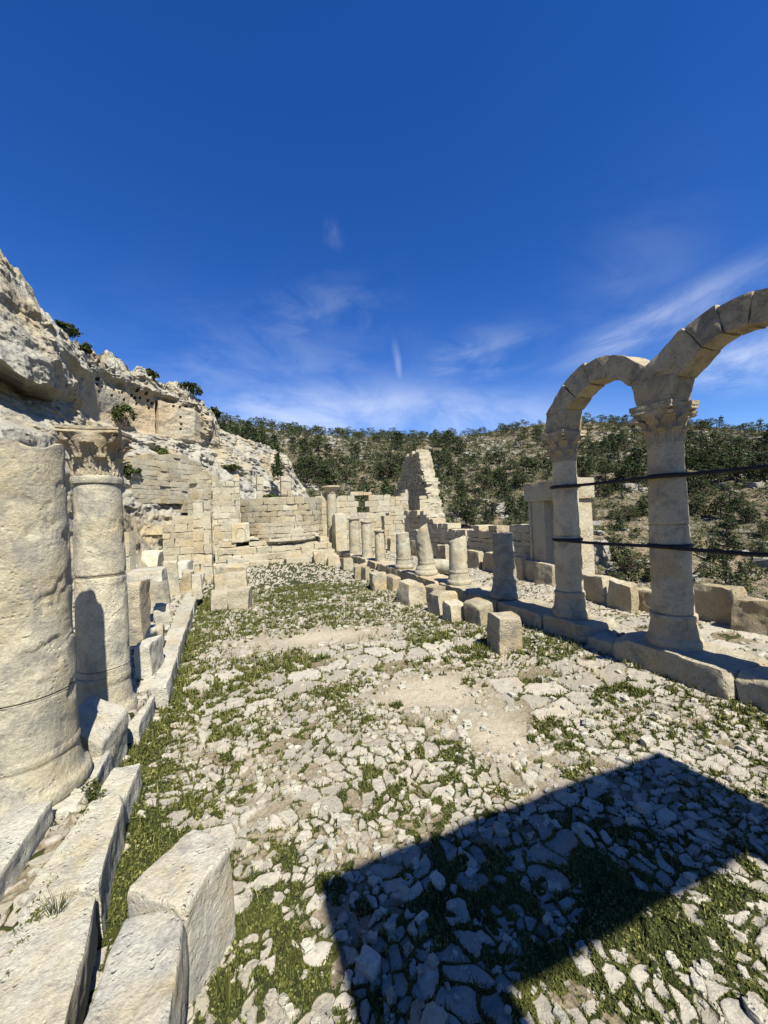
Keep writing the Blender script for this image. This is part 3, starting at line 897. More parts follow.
def capital_geo(r, hw, h, seed, nleaf=8, nseg=96, worn=0.0, flare=1.0, split=0.84, lf=1.0):
    """acanthus capital: bell, two rows of curling leaves, corner scrolls and a hollow-sided slab"""
    rs = np.random.default_rng(seed); bag = Bag()
    zs = np.linspace(0, 1, 44); prof = [(r, z * h) for z in zs]

    def bell(t): return r * (1.0 + 0.05 * t + 0.22 * flare * sstep(0.4, 0.9, t) ** 1.5)

    def shp(R, Z, T):
        t = np.clip(Z / h, 0, 1); T2 = T + math.pi / 4 * 0
        sq = 1 / np.maximum(np.abs(np.cos(T2)), np.abs(np.sin(T2)))
        corner = np.abs(np.sin(2 * T2)) ** 2
        slab = hw * (sq ** 0.95) * (0.93 + 0.17 * corner)
        s = sstep(split - 0.02, split + 0.02, t); s2 = sstep(0.55, split, t) * 0.45
        out = bell(t) * (1 - s2) + slab * .92 * s2
        out = out * (1 - s) + slab * s
        out = np.where((t > split + .06) & (t < split + .09), out * 0.955, out)
        capz = R < r * 0.99
        return np.where(capz, R / r * out, out)
    V, F = lathe(prof, nseg, shape=shp)
    bag.add(V, F)
    for lo, hl, ph, a, wd in ((0.0, 0.42, 0.0, 0.36, 1.02), (0.16, 0.58, math.pi / nleaf, 0.50, 0.98)):
        for k in range(nleaf):
            th0 = 2 * math.pi * k / nleaf + ph + math.pi / 8
            nu, nv = 14, 14
            U, Vv = np.meshgrid(np.linspace(-1, 1, nu), np.linspace(0, 1, nv), indexing='ij')
            serr = 0.86 + 0.14 * np.cos(Vv * 6 * math.pi)
            wid = (math.pi / nleaf) * wd * serr * (1 - 0.55 * np.clip(Vv - .55, 0, 1) ** 1.2 * 2)
            z = (lo + hl * (Vv - 0.34 * np.clip(Vv - .74, 0, 1) ** 1.3 * 3)) * h
            lift = lf * r * a * (np.clip(Vv - .25, 0, 1) / .75) ** 2.0 + r * 0.05
            rib = r * 0.045 * np.cos(U * 3.5 * math.pi) - r * 0.12 * U ** 2 * (1 - .3 * Vv)
            jit = rs.uniform(.85, 1.1) * (1 - worn * rs.uniform(.2, .8))
            R = bell(np.clip(z / h, 0, 1)) + (lift + rib) * jit
            th = th0 + U * wid
            front = np.stack([R * np.cos(th), R * np.sin(th), z], -1).reshape(-1, 3)
            Rb = np.maximum(R - r * .13, r * .9); zb = z - r * .05 * Vv
            back = np.stack([Rb * np.cos(th), Rb * np.sin(th), zb], -1).reshape(-1, 3)
            i, j = np.meshgrid(np.arange(nu - 1), np.arange(nv - 1), indexing='ij')
            q = (i * nv + j).ravel(); fq = np.stack([q, q + nv, q + nv + 1, q + 1], 1); n0 = nu * nv
            rim = [i_ * nv for i_ in range(nu)] + [(nu - 1) * nv + j_ for j_ in range(1, nv)] + [i_ * nv + nv - 1 for i_ in range(nu - 2, -1, -1)] + [j_ for j_ in range(nv - 2, 0, -1)]
            rim = np.array(rim); r2 = np.roll(rim, -1)
            fr = np.stack([rim, rim + n0, r2 + n0, r2], 1)
            bag.add(np.concatenate([front, back]), np.concatenate([fq, fq[:, ::-1] + n0, fr]))
    for k in range(4):       # corner scrolls
        an = math.pi / 4 + k * math.pi / 2; pts = []; rad = []
        for t in np.linspace(0, 1, 16):
            if t < .6:
                q = t / .6; rr_ = r * 1.05 + (hw * 1.22 - r * 1.05) * q ** 1.6; zz = h * (.48 + .34 * q)
            else:
                q = (t - .6) / .4; ang = math.pi / 2 - q * 1.6 * math.pi; rad_ = hw * .16 * (1 - .5 * q)
                rr_ = hw * 1.20 + rad_ * math.cos(ang); zz = h * .745 + rad_ * math.sin(ang) + hw * .02
            pts.append((rr_ * math.cos(an), rr_ * math.sin(an), zz)); rad.append(hw * (.10 + .05 * t))
        V, F = tube(pts, rad, 8); bag.add(V, F)
    V = np.concatenate(bag.V); F = np.concatenate(bag.F[4])
    V = surf_noise(V, seed, 0.005 + 0.016 * worn, 7.0, 4)
    V = V + 0.004 * np.stack([fbm(V * 40, 2), fbm(V * 40 + 9, 2), fbm(V * 40 + 19, 2)], 1)
    top = V[:, 2] > h * 0.995
    V[top, 2] += fbm(V[top] * 5 + seed, 3) * 0.02
    return V, F


# ------------------------------------------------------------------ right-hand arcade
ZST = 0.36
YA, SP = 2.85, 1.40
YB, YZ = YA + 1.40, YA - 1.46
st = thing('stylobate', 'long low stone sill carrying the arches and the row of broken column stumps', 'stone sill', (X_ROW, 0, 0))
yy = 0.4; k = 0
for ln in (0.95, 0.8, 1.15, 0.42, 0.75, 1.05, 0.9, 1.2, 1.0, 0.8, 1.3, 1.1, 0.9, 1.2, 1.0, 1.3, 1.0):
    s = sd(); x0 = -0.30 + random.uniform(-0.03, 0.03); zt = ZST + random.uniform(-0.025, 0.01)
    if k == 2: x0 -= 0.05
    if k == 3: zt -= 0.09; x0 += 0.05
    c = [[x0, yy, -0.12], [0.33, yy, -0.12], [0.33, yy + ln, -0.12], [x0, yy + ln, -0.12], [x0, yy, zt], [0.33, yy, zt], [0.33, yy + ln, zt], [x0, yy + ln, zt]]
    V, F = hexa(c, nres((0.63, ln, 0.5), 0.03 if yy < 6 else .06), s, 0.014, 0.018, 5, 0.18, 4.5)
    mk('stone', V, F, M_BLOCK, st, sharp=38)
    yy += ln + 0.008; k += 1

# columns of the arcade
def arcade_column(y, label, seed, r0, r1, capw, mat=M_SHAFT, joints=()):
    t = thing('column', label, 'column', (X_ROW, y, ZST - 0.01))
    V, F = base_geo(r0 * 1.30, r0 * 1.06, 0.36, seed); mk('base', V, F, mat, t, sharp=50)
    V, F = shaft_geo(r0, r1, 0.36, 2.20, seed, joints, amp=0.006, pits=0.5, dz=0.025); mk('shaft', V, F, mat, t, sharp=50)
    V, F = capital_geo(r1 * 1.02, capw, 0.42, seed, worn=0.25, split=.80, lf=1.35); V[:, 2] += 2.20; mk('capital', V, F, M_CARVE, t, sharp=50)
    return t


arcade_column(YB, 'complete column with carved capital under the free left end of the arches', 3, 0.184, 0.158, 0.198, joints=(0.37, 1.15))
arcade_column(YA, 'complete column with carved capital in the middle, carrying two arches', 8, 0.192, 0.164, 0.208, joints=(0.37, 1.32))
arcade_column(YZ, 'nearest column of the arcade, cut off by the right edge of the view', 12, 0.192, 0.164, 0.196)

ZS = ZST - 0.01 + 2.62           # springing


def prism2(bag, pts_lo, pts_hi, seed, x0=-0.155, x1=0.155):
    (ya, za), (yb, zb) = pts_lo; (yc, zc), (yd, zd) = pts_hi
    c = [[x0, ya, za], [x1, ya, za], [x1, yb, zb], [x0, yb, zb], [x0, yc, zc], [x1, yc, zc], [x1, yd, zd], [x0, yd, zd]]
    V, F = hexa(c, (12, 14, 12), seed, 0.012, 0.016, 1, 0.05, 5.0); bag.add(V, F)


def voussoir(yc, rin, rout, a0, a1, seed, x0=-0.155, x1=0.155):
    am = math.radians((a0 + a1) / 2); R = (rin + rout) / 2
    l0 = math.radians(a0) * R; l1 = math.radians(a1) * R
    c = [[x0, l1, rin], [x1, l1, rin], [x1, l0, rin], [x0, l0, rin], [x0, l1, rout], [x1, l1, rout], [x1, l0, rout], [x0, l0, rout]]
    c = np.array(c)
    V, F = hexa(c, nres((x1 - x0, abs(l1 - l0), rout - rin), 0.026), seed, 0.012, 0.018, 2, 0.07, 5.0)
    th = V[:, 1] / R; r = V[:, 2]
    return np.stack([V[:, 0], yc + r * np.cos(th), r * np.sin(th)], 1), F


ar = thing('stone_arch', 'weathered grey stone arch spanning the two complete columns', 'arch', (X_ROW, 0, ZS))
yc1 = (YA + YB) / 2; rin = (YB - YA) / 2 - 0.205; rout = rin + 0.28
bg_ = Bag(); prism2(bg_, [(YB - .17, 0), (YB + .16, 0)], [(YB - .225, .285), (YB + .16, .31)], 51); bg_.build('springer', M_ARCH, ar, sharp=40)


def onarc(yc, r, a): return (yc + r * math.cos(math.radians(a)), r * math.sin(math.radians(a)))


bg_ = Bag(); prism2(bg_, [(YB - .23, .262), (YB + .165, .285)], [onarc(yc1, rin, 51), onarc(yc1, rout + .04, 49)], 57); bg_.build('voussoir', M_ARCH, ar, sharp=40)
for a0, a1, ro in ((51, 78, 0.035), (78.5, 104, 0.0), (104.5, 144, -0.01)):
    V, F = voussoir(yc1, rin, rout + ro, a0, a1, sd()); mk('voussoir', V, F, M_ARCH, ar, sharp=40)
ar2 = thing('stone_arch', 'weathered grey stone arch leaving the right edge of the view', 'arch', (X_ROW, 0, ZS))
yc2 = (YA + YZ) / 2; rin2 = (YA - YZ) / 2 - 0.245
bg_ = Bag(); prism2(bg_, [(YA - .18, 0), (YA + .18, 0)], [(YA - .245, .25), (YA + .25, .285)], 52); prism2(bg_, [(YA - .248, .246), (YA + .25, .280)], [(YA + .03, .42), (YA + .125, .455)], 53)
bg_.build('springer', M_ARCH, ar2, sharp=40)
bg_ = Bag(); prism2(bg_, [(YA - .25, .225), (YA + .11, .425)], [onarc(yc2, rin2, 60), onarc(yc2, rin2 + .33, 58)], 58); bg_.build('voussoir', M_ARCH, ar2, sharp=40)
for a0, a1, ro in ((59, 80, 0.00), (80.4, 102, -0.03), (102.4, 150, -0.03)):
    V, F = voussoir(yc2, rin2, rin2 + 0.30 + ro, a0, a1, sd()); mk('voussoir', V, F, M_ARCH, ar2, sharp=40)
bg_ = Bag(); prism2(bg_, [(YZ - .20, 0), (YZ + .20, 0)], [(YZ - .1, .58), (YZ + .36, .32)], 54); bg_.build('springer', M_ARCH, ar2, sharp=40)

# black webbing tied round the arcade columns
for z, lab in ((2.19, 'upper black webbing strap tied across the arcade columns'), (1.44, 'lower black webbing strap tied across the arcade columns')):
    rB, rA = 0.178, 0.185
    pts = [(X_ROW + rB * math.cos(a), YB + rB * math.sin(a), z) for a in np.radians(np.arange(-60, 181, 20))]
    pts += [(X_ROW - rB, YB - 0.12, z + 0.002)]
    for q in np.linspace(0.15, 0.9, 5): pts.append((X_ROW - rB - (rA - rB) * q, YB + (YA - YB) * q, z + 0.004 - 0.012 * math.sin(math.pi * q)))
    pts += [(X_ROW - rA - .006, YA + 0.1, z), (X_ROW - rA - .012, YA, z), (X_ROW - rA - .006, YA - 0.1, z)]
    for q in np.linspace(0.15, 1.0, 6): pts.append((X_ROW - rA, YA + (YZ - YA) * q, z - 0.014 * math.sin(math.pi * q)))
    t = thing('strap', lab, 'strap', (0, 0, 0))
    V, F = tube(pts, 0.019, 8); mk('webbing', V, F, M_STRAP, t)
    for yk, rk in ((YA, rA), (YB, rB)):
        ring = [(X_ROW + (rk + .004) * math.cos(a), yk + (rk + .004) * math.sin(a), z + 0.004) for a in np.radians(np.arange(0, 361, 15))]
        V, F = tube(ring, 0.023, 8); mk('loop', V, F, M_STRAP, t)

# stumps along the sill
STUMPS = [  # column, top row, base row, half-width shaft, half-width base, lean x, material, label
    (502, 533, 602, 10.5, 15, -0.01, M_GREY, 'dark grey column stump with a flat top, on the sill left of the arches', 0.01),
    (456, 538, 584, 8.8, 12, 0.02, M_COL, 'pale column stump with a chipped sloping top, second along the sill', 0.07),
    (424, 527, 577, 7.6, 11.5, -0.13, M_COL, 'tall leaning column stump with a broken tip on a round base', 0.10),
    (402, 533, 569, 7.0, 9.5, -0.02, M_COL, 'short column stump on a tall drum base beyond the leaning stump', 0.03)]
for px, yt, yb, hw_, hb, lean, mt, lab, brk in STUMPS:
    y_ = 0
    p = Vector((X_ROW, X_ROW / math.tan(math.atan((px - 384) / FPX) + YAW), ZST - 0.01)); d = depth(p)
    _, pyb, _ = proj(p)
    hh = (pyb - yt) * d / FPX; r = hw_ * d / FPX; rb = hb * d / FPX; hb_ = 0.33 * min(1, hh / 1.1)
    s = sd()
    t = thing('column_stump', lab, 'column stump', p)
    V, F = base_geo(rb, r * 1.1, hb_, s, 40); mk('base', V, F, mt, t, sharp=50)
    V, F = shaft_geo(r * 1.05, r * 0.93, hb_ - .01, hh, s, (), 44, 0.014, brk, (lean, 0), 0.9, dz=0.04); mk('shaft', V, F, mt, t, sharp=50)
for px, yt, yb, hw_, mt, lab in [(378.5, 530, 556, 5.0, M_RUIN, 'small ochre column stump with a flared rim, fifth along the sill'), (365.5, 521, 552, 5.2, M_COL, 'slim pale column stump with a moulded rim, beside the ochre stump'), (353.5, 518, 550, 5.6, M_COL, 'thick grey column stump in front of the square pier')]:
    p = Vector((X_ROW, X_ROW / math.tan(math.atan((px - 384) / FPX) + YAW), ZST - 0.02)); d = depth(p); _, pyb, _ = proj(p)
    hh = (pyb - yt) * d / FPX; r = hw_ * d / FPX; s = sd()
    t = thing('column_stump', lab, 'column stump', p)
    V, F = shaft_geo(r, r * 0.95, 0, hh - 0.06, s, (), 36, 0.012, 0, (0, 0), 0.7, dz=0.06); mk('shaft', V, F, mt, t, sharp=50)
    V, F = lathe([(r * .98, hh - .07), (r * 1.12, hh - .05), (r * 1.12, hh - .01), (r * 1.0, hh)], 36); mk('rim', surf_noise(V, s, .015, 5), F, mt, t, sharp=50)
p = Vector((X_ROW, 18.1, ZST)); d = depth(p); px_, pyb, _ = proj(p)
p = Vector((X_ROW * 1.0, X_ROW / math.tan(math.atan((332 - 384) / FPX) + YAW), 0.1)); d = depth(p)
t = thing('column', 'slender complete column with a plain capital at the far end of the courtyard', 'column', p)
zt = EYE + (hz(332) - 486) * d / FPX - 0.1
V, F = shaft_geo(0.27, 0.24, 0, zt - .36, 77, (1.3,), 36, .012, dz=.08); mk('shaft', V, F, M_COL, t, sharp=50)
V, F = lathe([(.25, 0), (.27, .06), (.30, .14), (.42, .27), (.46, .30), (.44, .37)], 36); V[:, 2] += zt - .37; mk('capital', surf_noise(V, 4, .03, 4), F, M_CARVE, t, sharp=50)
pa = G(343, 551, 0.25)
rock('square_pier', 'square pale stone pier beside the far slender column', 'stone pier', (pa.x, pa.y + .5, 0.0), (0.56, 0.5, EYE + (hz(343) - 513) * depth(pa) / FPX), 0.1, M_RUIN, res=0.08)
# fallen drum
V, F = shaft_geo(0.19, 0.18, 0, 0.85, 91, (), 32, .012)
V = np.stack([V[:, 2] - .42, V[:, 0], V[:, 1] + .18], 1)
o = mk('fallen_drum', V, F, M_COL, loc=(*G(437, 572, ZST)[:2], ZST - .03), rot=math.radians(-50), sharp=50)
tag(o, 'round column drum lying on its side between the column stumps', 'column drum')

# loose blocks set in front of the sill
FB = 'squared blocks standing in front of the sill'
for a in [('nearest squared block, standing apart on the paving with a notched top', 487, 524, 611, 656, 0.0, .34, -.12),
          ('low rounded block left of the nearest notched block', 464, 495, 600, 629, 0, .36, .25),
          ('cube shaped block in front of a taller slab, third from the near end', 441, 467, 600, 625, 0, .30, .1),
          ('tall narrow slab standing behind the cube shaped block', 431, 457, 590, 617, 0, .42, -.15),
          ('squat block with a shaded hollow beside the tall narrow slab', 423, 446, 585, 607, 0, .5, .0),
          ('clean edged square block, beyond the squat hollowed block', 399, 424, 580, 606, 0, .5, -.1),
          ('slim upright block beyond the clean edged square block', 385, 401, 574, 592.5, 0, .5, .0),
          ('pale square block with a dark left side, middle of the front row', 369, 387, 572, 592, 0, .6, -.1),
          ('small tan upright block just beyond the pale square block', 361, 371, 566, 582, 0, .4, .1),
          ('worn grey block in the far half of the front row', 352, 369, 562, 580, 0, .6, -.1),
          ('rough cubic block in the far half of the front row', 340, 354, 557, 571, 0, .6, .0),
          ('far block with a dark right edge near the apse steps', 326, 340, 554, 566, 0, .7, .0),
          ('last block of the front row, beside the apse steps', 312, 326, 551, 563, 0, .7, .05)]:
    blk('squared_block', a[0], a[1], a[2], a[3], a[4], a[5], a[6], a[7], M_BLOCK, FB, chip=0.2)

# parapet along the outer edge of the terrace
PG = 'parapet blocks along the terrace edge'
for a in [('large flat topped parapet block at the right edge of the view', 736, 800, 603, 640, .27, .6, .12),
          ('wide pale parapet block with a dark broken front, right of the middle column', 690, 752, 590, 626, .27, .55, .1),
          ('small pitted parapet block touching the middle column on its left', 634, 660, 592, 613, .27, .45, 0),
          ('upright cubic parapet block with a bright face between the two arch columns', 610, 637, 584, 612, .27, .5, -.12),
          ('long shaded parapet block just right of the left arch column', 578, 613, 577, 603, .27, .55, .05),
          ('parapet block with a rounded corner left of the left arch column', 536, 556, 565, 586, .27, .5, .0),
          ('square parapet block in front of the door frame', 525, 540, 562, 582, .27, .5, .05),
          ('dark sided parapet block left of the door frame', 511, 527, 557, 580, .27, .5, 0),
          ('low parapet block seen behind the dark grey stump', 483, 500, 553, 573, .27, .5, .0),
          ('tan parapet block between the grey and chipped stumps', 466, 484, 552, 570, .27, .6, .0),
          ('small parapet block behind the chipped stump', 437, 451, 545, 562, .27, .6, .1),
          ('far parapet block behind the leaning stump', 410, 424, 541, 556, .27, .7, 0),
          ('farthest parapet block below the ruined tower', 386, 398, 538, 551, .27, .7, 0)]:
    blk('parapet_block', a[0], a[1], a[2], a[3], a[4], a[5], a[6], a[7], M_BLOCK, PG, chip=0.22, rough=.02)

# door frame on the terrace edge
df = thing('stone_doorframe', 'freestanding stone door frame with a heavy lintel behind the left arch column', 'door frame', (6.2, 5.74, .2))
for nm, (x0, x1, y0, y1, z0, z1) in {'jamb': (0, .38, .90, 1.36, 0, 1.86), 'jamb.': (0.0, .38, .0, .26, 0, 1.86), 'lintel': (-.06, .40, -.06, 1.44, 1.865, 2.28)}.items():
    c = [[x0, y0, z0], [x1, y0, z0], [x1, y1, z0], [x0, y1, z0], [x0, y0, z1], [x1, y0, z1], [x1, y1, z1], [x0, y1, z1]]
    V, F = hexa(c, nres((x1 - x0, y1 - y0, z1 - z0), .04), sd(), .015, .012, 2, .06, 4); mk(nm.strip('.'), V, F, M_RUIN, df, sharp=40)
for y0, y1, x0 in ((.86, .91, -.03), (1.28, 1.35, -.03)):
    c = [[x0, y0, 0], [.1, y0, 0], [.1, y1, 0], [x0, y1, 0], [x0, y0, 1.86], [.1, y0, 1.86], [.1, y1, 1.86], [x0, y1, 1.86]]
    V, F = hexa(c, (3, 3, 24), sd(), .01, .006, 0, .06, 4); mk('moulding', V, F, M_RUIN, df, sharp=40)

# long ruined wall beyond the terrace
def wall(name, label, A, B, z0, tops, th, course, slen=(0.28, 0.6), mat=M_RUIN, cat='ruined wall', holes=(), bulge=0, res=(4, 3, 3), side=1, rough=.012, ragged=.2):
    b = Bag(); masonry(b, A, B, z0, wallpx(A, B, tops, z0) if not callable(tops) else tops, th, course, sd(), holes, bulge, slen, res, rough, side, ragged)
    o = b.build(name, mat, sharp=40); return tag(o, label, cat)


WA, WB = (6.6, 15.2), (6.35, 7.15)
wall('masonry_wall', 'long stepped masonry wall running from the ruined tower to the door frame', WA, WB, 0.0,
     [(404, 510), (412, 511), (424, 513), (427, 520), (445, 521), (447, 528), (458, 528), (470, 527), (500, 528), (526, 527)], .5, .16, (.22, .5))
# ruined tower
TA, TB = (10.3, 26.2), (10.3, 19.7)
TOWER = wall('ruined_tower', 'tall jagged fragment of tower wall rising above the far ruins', TA, TB, -0.6,
     [(392, 500), (396, 488), (400, 476), (404, 462), (408, 454), (413, 450), (418, 452), (419.5, 462), (422, 470), (422.5, 484), (425, 488), (427, 500), (430, 512)], .85, .17, (.2, .6), ragged=1.6, rough=.03)
A_, B_ = yplane(391, 20.6), yplane(409, 20.6)
wall('wall_stub', 'small bright wall stub with a curved shaded side at the foot of the tower', A_, B_, 0, [(391, 499), (396, 496), (402, 494), (407, 489), (409, 489)], .5, .24, (.3, .6))
A_, B_ = yplane(420, 19.0), yplane(431, 19.0)
wall('wall_stub', 'pale upright wall stub under the right edge of the tower', A_, B_, 0, [(420, 496), (427, 495), (431, 503)], .6, .26, (.3, .6))
cr = at(432, 512, 22.4); c_ = []
for (ya, yb, xa, xb, z) in ((19.1, 20.6, 10.34, 11.15, -.6), (20.7, 21.7, 10.38, 10.95, 5.1)):
    c_ += [[xa, ya, z], [xb, ya, z], [xb, yb, z], [xa, yb, z]]
V, F = hexa(c_, (14, 16, 60), 808, .03, .10, 6, .3, 2.2)
V = V + .12 * np.stack([fbm(V * 4 + 3, 3), fbm(V * 4 + 33, 3), fbm(V * 4 + 63, 2)], 1)
mk('rubble_core', V, F, M_RUIN, TOWER, sharp=30)
# far end wall with a window
A_, B_ = yplane(312, 19.3), yplane(391, 19.3)
wz = lambda py: EYE + (hz(360) - py) * 20.2 / FPX
wall('end_wall', 'far end wall of yellow masonry with one small square window', A_, B_, -.1,
     [(312, 499), (318, 495), (326, 493), (345, 494), (352, 489), (360, 491), (372, 494), (391, 494)], .6, .25, (.35, .9),
     holes=[(0.555, 0.675, wz(507), wz(497))])
A_, B_ = yplane(384, 17.2), yplane(409, 17.2)
wall('cross_wall', 'short bright cross wall in front of the tower stub', A_, B_, 0, [(384, 515), (396, 513), (409, 511)], .45, .22, (.3, .7))
# apse: steps, wall, altar block
zs = lambda py, d: EYE + (hz(270) - py) * d / FPX
ap = thing('apse_steps', 'broad worn masonry steps climbing to the apse at the far end', 'steps', (1.5, 16.6, 0))
for y0, zt, x0, x1, dp, cr in ((0.0, .17, -2.6, 2.75, 1.2, .2), (.75, .44, -2.5, 2.55, 1.0, .27), (1.05, .72, -2.45, 2.45, 1.0, .27), (1.4, .96, -2.4, 2.4, 2.4, .25)):
    b = Bag(); masonry(b, (x0, y0), (x1, y0), -.15, lambda t, z=zt: z, dp, cr, sd(), (), 0, (.4, 1.1), (5, 4, 3), .018, 1, .4); b.build('step', M_RUIN, ap, sharp=40)
b = Bag()
for k in range(22):
    w = random.uniform(.4, 1.1); c = boxc(w, random.uniform(.3, .6), random.uniform(.08, .22), .12, k); V, F = hexa(c, (8, 5, 3), sd(), .02, .03, 3, .25); b.add(V + [-2.0 + 4.2 * ((k * 5) % 22) / 22, 1.9 + random.uniform(-.3, 1.3), .95 + .05 * (k % 2)], F)
b.build('slab', M_KERB, ap, sharp=40)
apw = thing('apse_wall', 'curved yellow apse wall with two broken window piers on top', 'apse', (0, 0, 0))
A_, B_ = yplane(240, 19.4), yplane(323, 19.4)
b = Bag(); masonry(b, A_, B_, 0.8, wallpx(A_, B_, [(240, 499), (258, 500), (280, 498), (300, 499), (323, 497)], 0), .5, .24, sd(), (), -1.7, (.35, .7), (5, 3, 3), .012, 1, .2)
b.build('wall', M_RUIN, apw, sharp=40)
b = Bag(); masonry(b, (A_[0] + .1, A_[1] - .35), (B_[0] - .1, B_[1] - .35), .9, lambda t: 1.5, .6, .22, sd(), (), -1.5, (.5, 1.0), (5, 3, 3)); b.build('bench', M_RUIN, apw, sharp=40)
for px0, px1, pt, yy in ((257.5, 264.5, 478, 20.9), (282, 292, 478, 20.9)):
    a_, b2 = yplane(px0, yy), yplane(px1, yy); b = Bag(); masonry(b, a_, b2, 2.3, lambda t, q=EYE + (hz(270) - pt) * 20.6 / FPX: q, .45, .35, sd(), (), 0, (.6, .9), (4, 3, 4)); b.build('pier', M_RUIN, apw, sharp=40)
p = G(232.5, 552, .7)
al_ = thing('altar_block', 'squared block carved with a small arch, standing on the apse steps', 'carved block', (yplane(240, 18.2)[0], 18.2, .95))
V, F = hexa(boxc(.74, .6, .84, .03, 5, .06), (14, 10, 14), 5, .03, .014, 3, .1); mk('body', V, F, M_RUIN, al_, sharp=40)
V, F = tube([(.20 * math.cos(a), -.285, .40 + .24 * math.sin(a)) for a in np.radians(np.arange(0, 181, 15))], .028, 6); V2, F2 = tube([(-.20, -.285, .14), (-.20, -.285, .40)], .028, 6); V3, F3 = tube([(.20, -.285, .14), (.20, -.285, .40)], .028, 6)
b = Bag(); [b.add(v, f) for v, f in ((V, F), (V2, F2), (V3, F3))]; b.build('arch_carving', M_RUIN, al_)
# walls on the left of the apse
A_, B_ = yplane(213, 18.6), yplane(240.5, 18.6)
wall('tall_wall', 'tall pale wall fragment with small holes left of the apse', A_, B_, 0, [(213, 474), (222, 471), (232, 474), (240, 478)], .6, .26, (.3, .7), holes=[(.2, .28, 3.2, 3.35), (.75, .83, 2.7, 2.85), (.5, .57, 3.6, 3.75)])
A_, B_ = yplane(161.5, 14.6), yplane(194, 14.6)
wall('ochre_wall', 'ochre wall face with close fitted stones between rock and pilaster', A_, B_, 0, [(161, 521), (175, 518), (194, 516)], .5, .3, (.35, .7), rough=.008)
A_, B_ = yplane(192.5, 14.2), yplane(203, 14.2)
wall('pilaster', 'tall yellow pilaster of stacked blocks at the end of the ochre wall', A_, B_, 0, [(192, 498), (203, 499)], .5, .42, (.9, 1.0), cat='pilaster')
A_, B_ = yplane(202.5, 13.6), yplane(210.5, 13.6)
wall('pilaster', 'lower pale pilaster right of the tall yellow pilaster', A_, B_, 0, [(202, 513), (210, 512)], .5, .45, (.9, 1.0), cat='pilaster')
A_, B_ = at(134, 500, 16.9)[:2], at(203, 500, 20.6)[:2]
wall('rock_infill', 'band of yellow masonry built against the cliff behind the carved column', A_, B_, 1.9, [(134, 459), (142, 455), (160, 454), (185, 456), (203, 464)], .9, .24, (.3, .7), holes=[(0, .62, 0, 2.75), (.62, 1, 0, 2.3)])
A_, B_ = at(196, 500, 16.5)[:2], at(212, 500, 17.3)[:2]
wall('wall_fragment', 'rough bright wall fragment stepping up to the tall pale wall', A_, B_, .3, [(196, 490), (200, 476), (207, 472), (212, 474)], .5, .2, (.2, .5), ragged=1.)
A_, B_ = at(120, 500, 11.5)[:2], at(128, 500, 11.5)[:2]
wall('door_jamb', 'narrow pale door jamb beside the carved left column', A_, B_, .2, [(120, 527), (128, 527)], .3, .6, (.5, .6), cat='door jamb')

# ------------------------------------------------------------------ left-hand colonnade
p1 = (-1.275, 2.985, 0.30)
c1 = thing('column', 'massive pitted column with a broken top, cut by the left edge', 'column', p1)
V, F = base_geo(.312, .259, .30, 21, 96, .012); mk('base', V, F, M_COL, c1, sharp=50)


def scar(V):
    # an old break: the lower drum of column stands proud of a ragged line
    th = np.arctan2(V[:, 1], V[:, 0]); line = 0.72 + 0.22 * np.sin(th * 1.0 + 2.3) + 0.06 * np.sin(th * 5 + 1)
    d = V[:, 2] - line
    return 0.014 * np.exp(-(d / 0.008) ** 2) + 0.014 * sstep(0, 0.03, d) * (1 - 0.5 * sstep(.1, .5, d)) + 0.006 * sstep(.3, .7, fbm(V * 14 + 3, 3) * 2) * sstep(0.3, 0.9, d)


V, F = shaft_geo(.262, .246, .29, 2.12, 21, (.62,), 150, .010, .07, (0, 0), .6, dz=.013, scar=scar); mk('shaft', V, F, M_COL, c1, sharp=50)
p2 = (-1.20, 4.18, 0.18)
c2 = thing('column', 'smooth column with an acanthus capital, second from the left edge', 'column', p2)
V, F = base_geo(.242, .200, .40, 23, 90, .012); mk('base', V, F, M_COL, c2, sharp=50)
V, F = shaft_geo(.200, .178, .39, 2.10, 23, (.46, 1.28), 110, .006, 0, (0, 0), .4, dz=.016); mk('shaft', V, F, M_COL, c2, sharp=50)
V, F = lathe([(.172, 2.09), (.192, 2.10), (.197, 2.13), (.192, 2.16), (.176, 2.17)], 80); mk('neck_ring', surf_noise(V, 3, .01, 6), F, M_COL, c2, sharp=50)
V, F = capital_geo(.178, .212, .42, 27, worn=0.0, flare=1.0); V[:, 2] += 2.17; mk('capital', V, F, M_CARVE, c2, sharp=50)

# kerbs and big blocks in the foreground
def hexstone(name, label, top, zt, bot_scale, zb, cat='stone block', mat=M_KERB, res=.018, group=None, rough=.013, chip=.07, rnd=.012, chips=4):
    T = np.array(top, dtype=float); c = T.mean(0); Bm = c + (T - c) * bot_scale
    zt = [zt] * 4 if isinstance(zt, (int, float)) else zt
    cor = [[x, y, zb] for x, y in Bm] + [[x, y, z] for (x, y), z in zip(T, zt)]
    cor = np.array(cor); org = np.array([c[0], c[1], zb]); cor -= org
    sz = (np.linalg.norm(cor[5] - cor[4]), np.linalg.norm(cor[7] - cor[4]), max(zt) - zb)
    V, F = hexa(cor, nres(sz, res, 4, 46), sd(), rnd, rough, chips, chip, 4.0)
    V = V + 0.006 * np.stack([fbm(V * 22 + 3, 3), fbm(V * 22 + 13, 3), fbm(V * 22 + 23, 3)], 1)
    return tag(mk(name, V, F, mat, loc=org, sharp=42), label, cat, group)


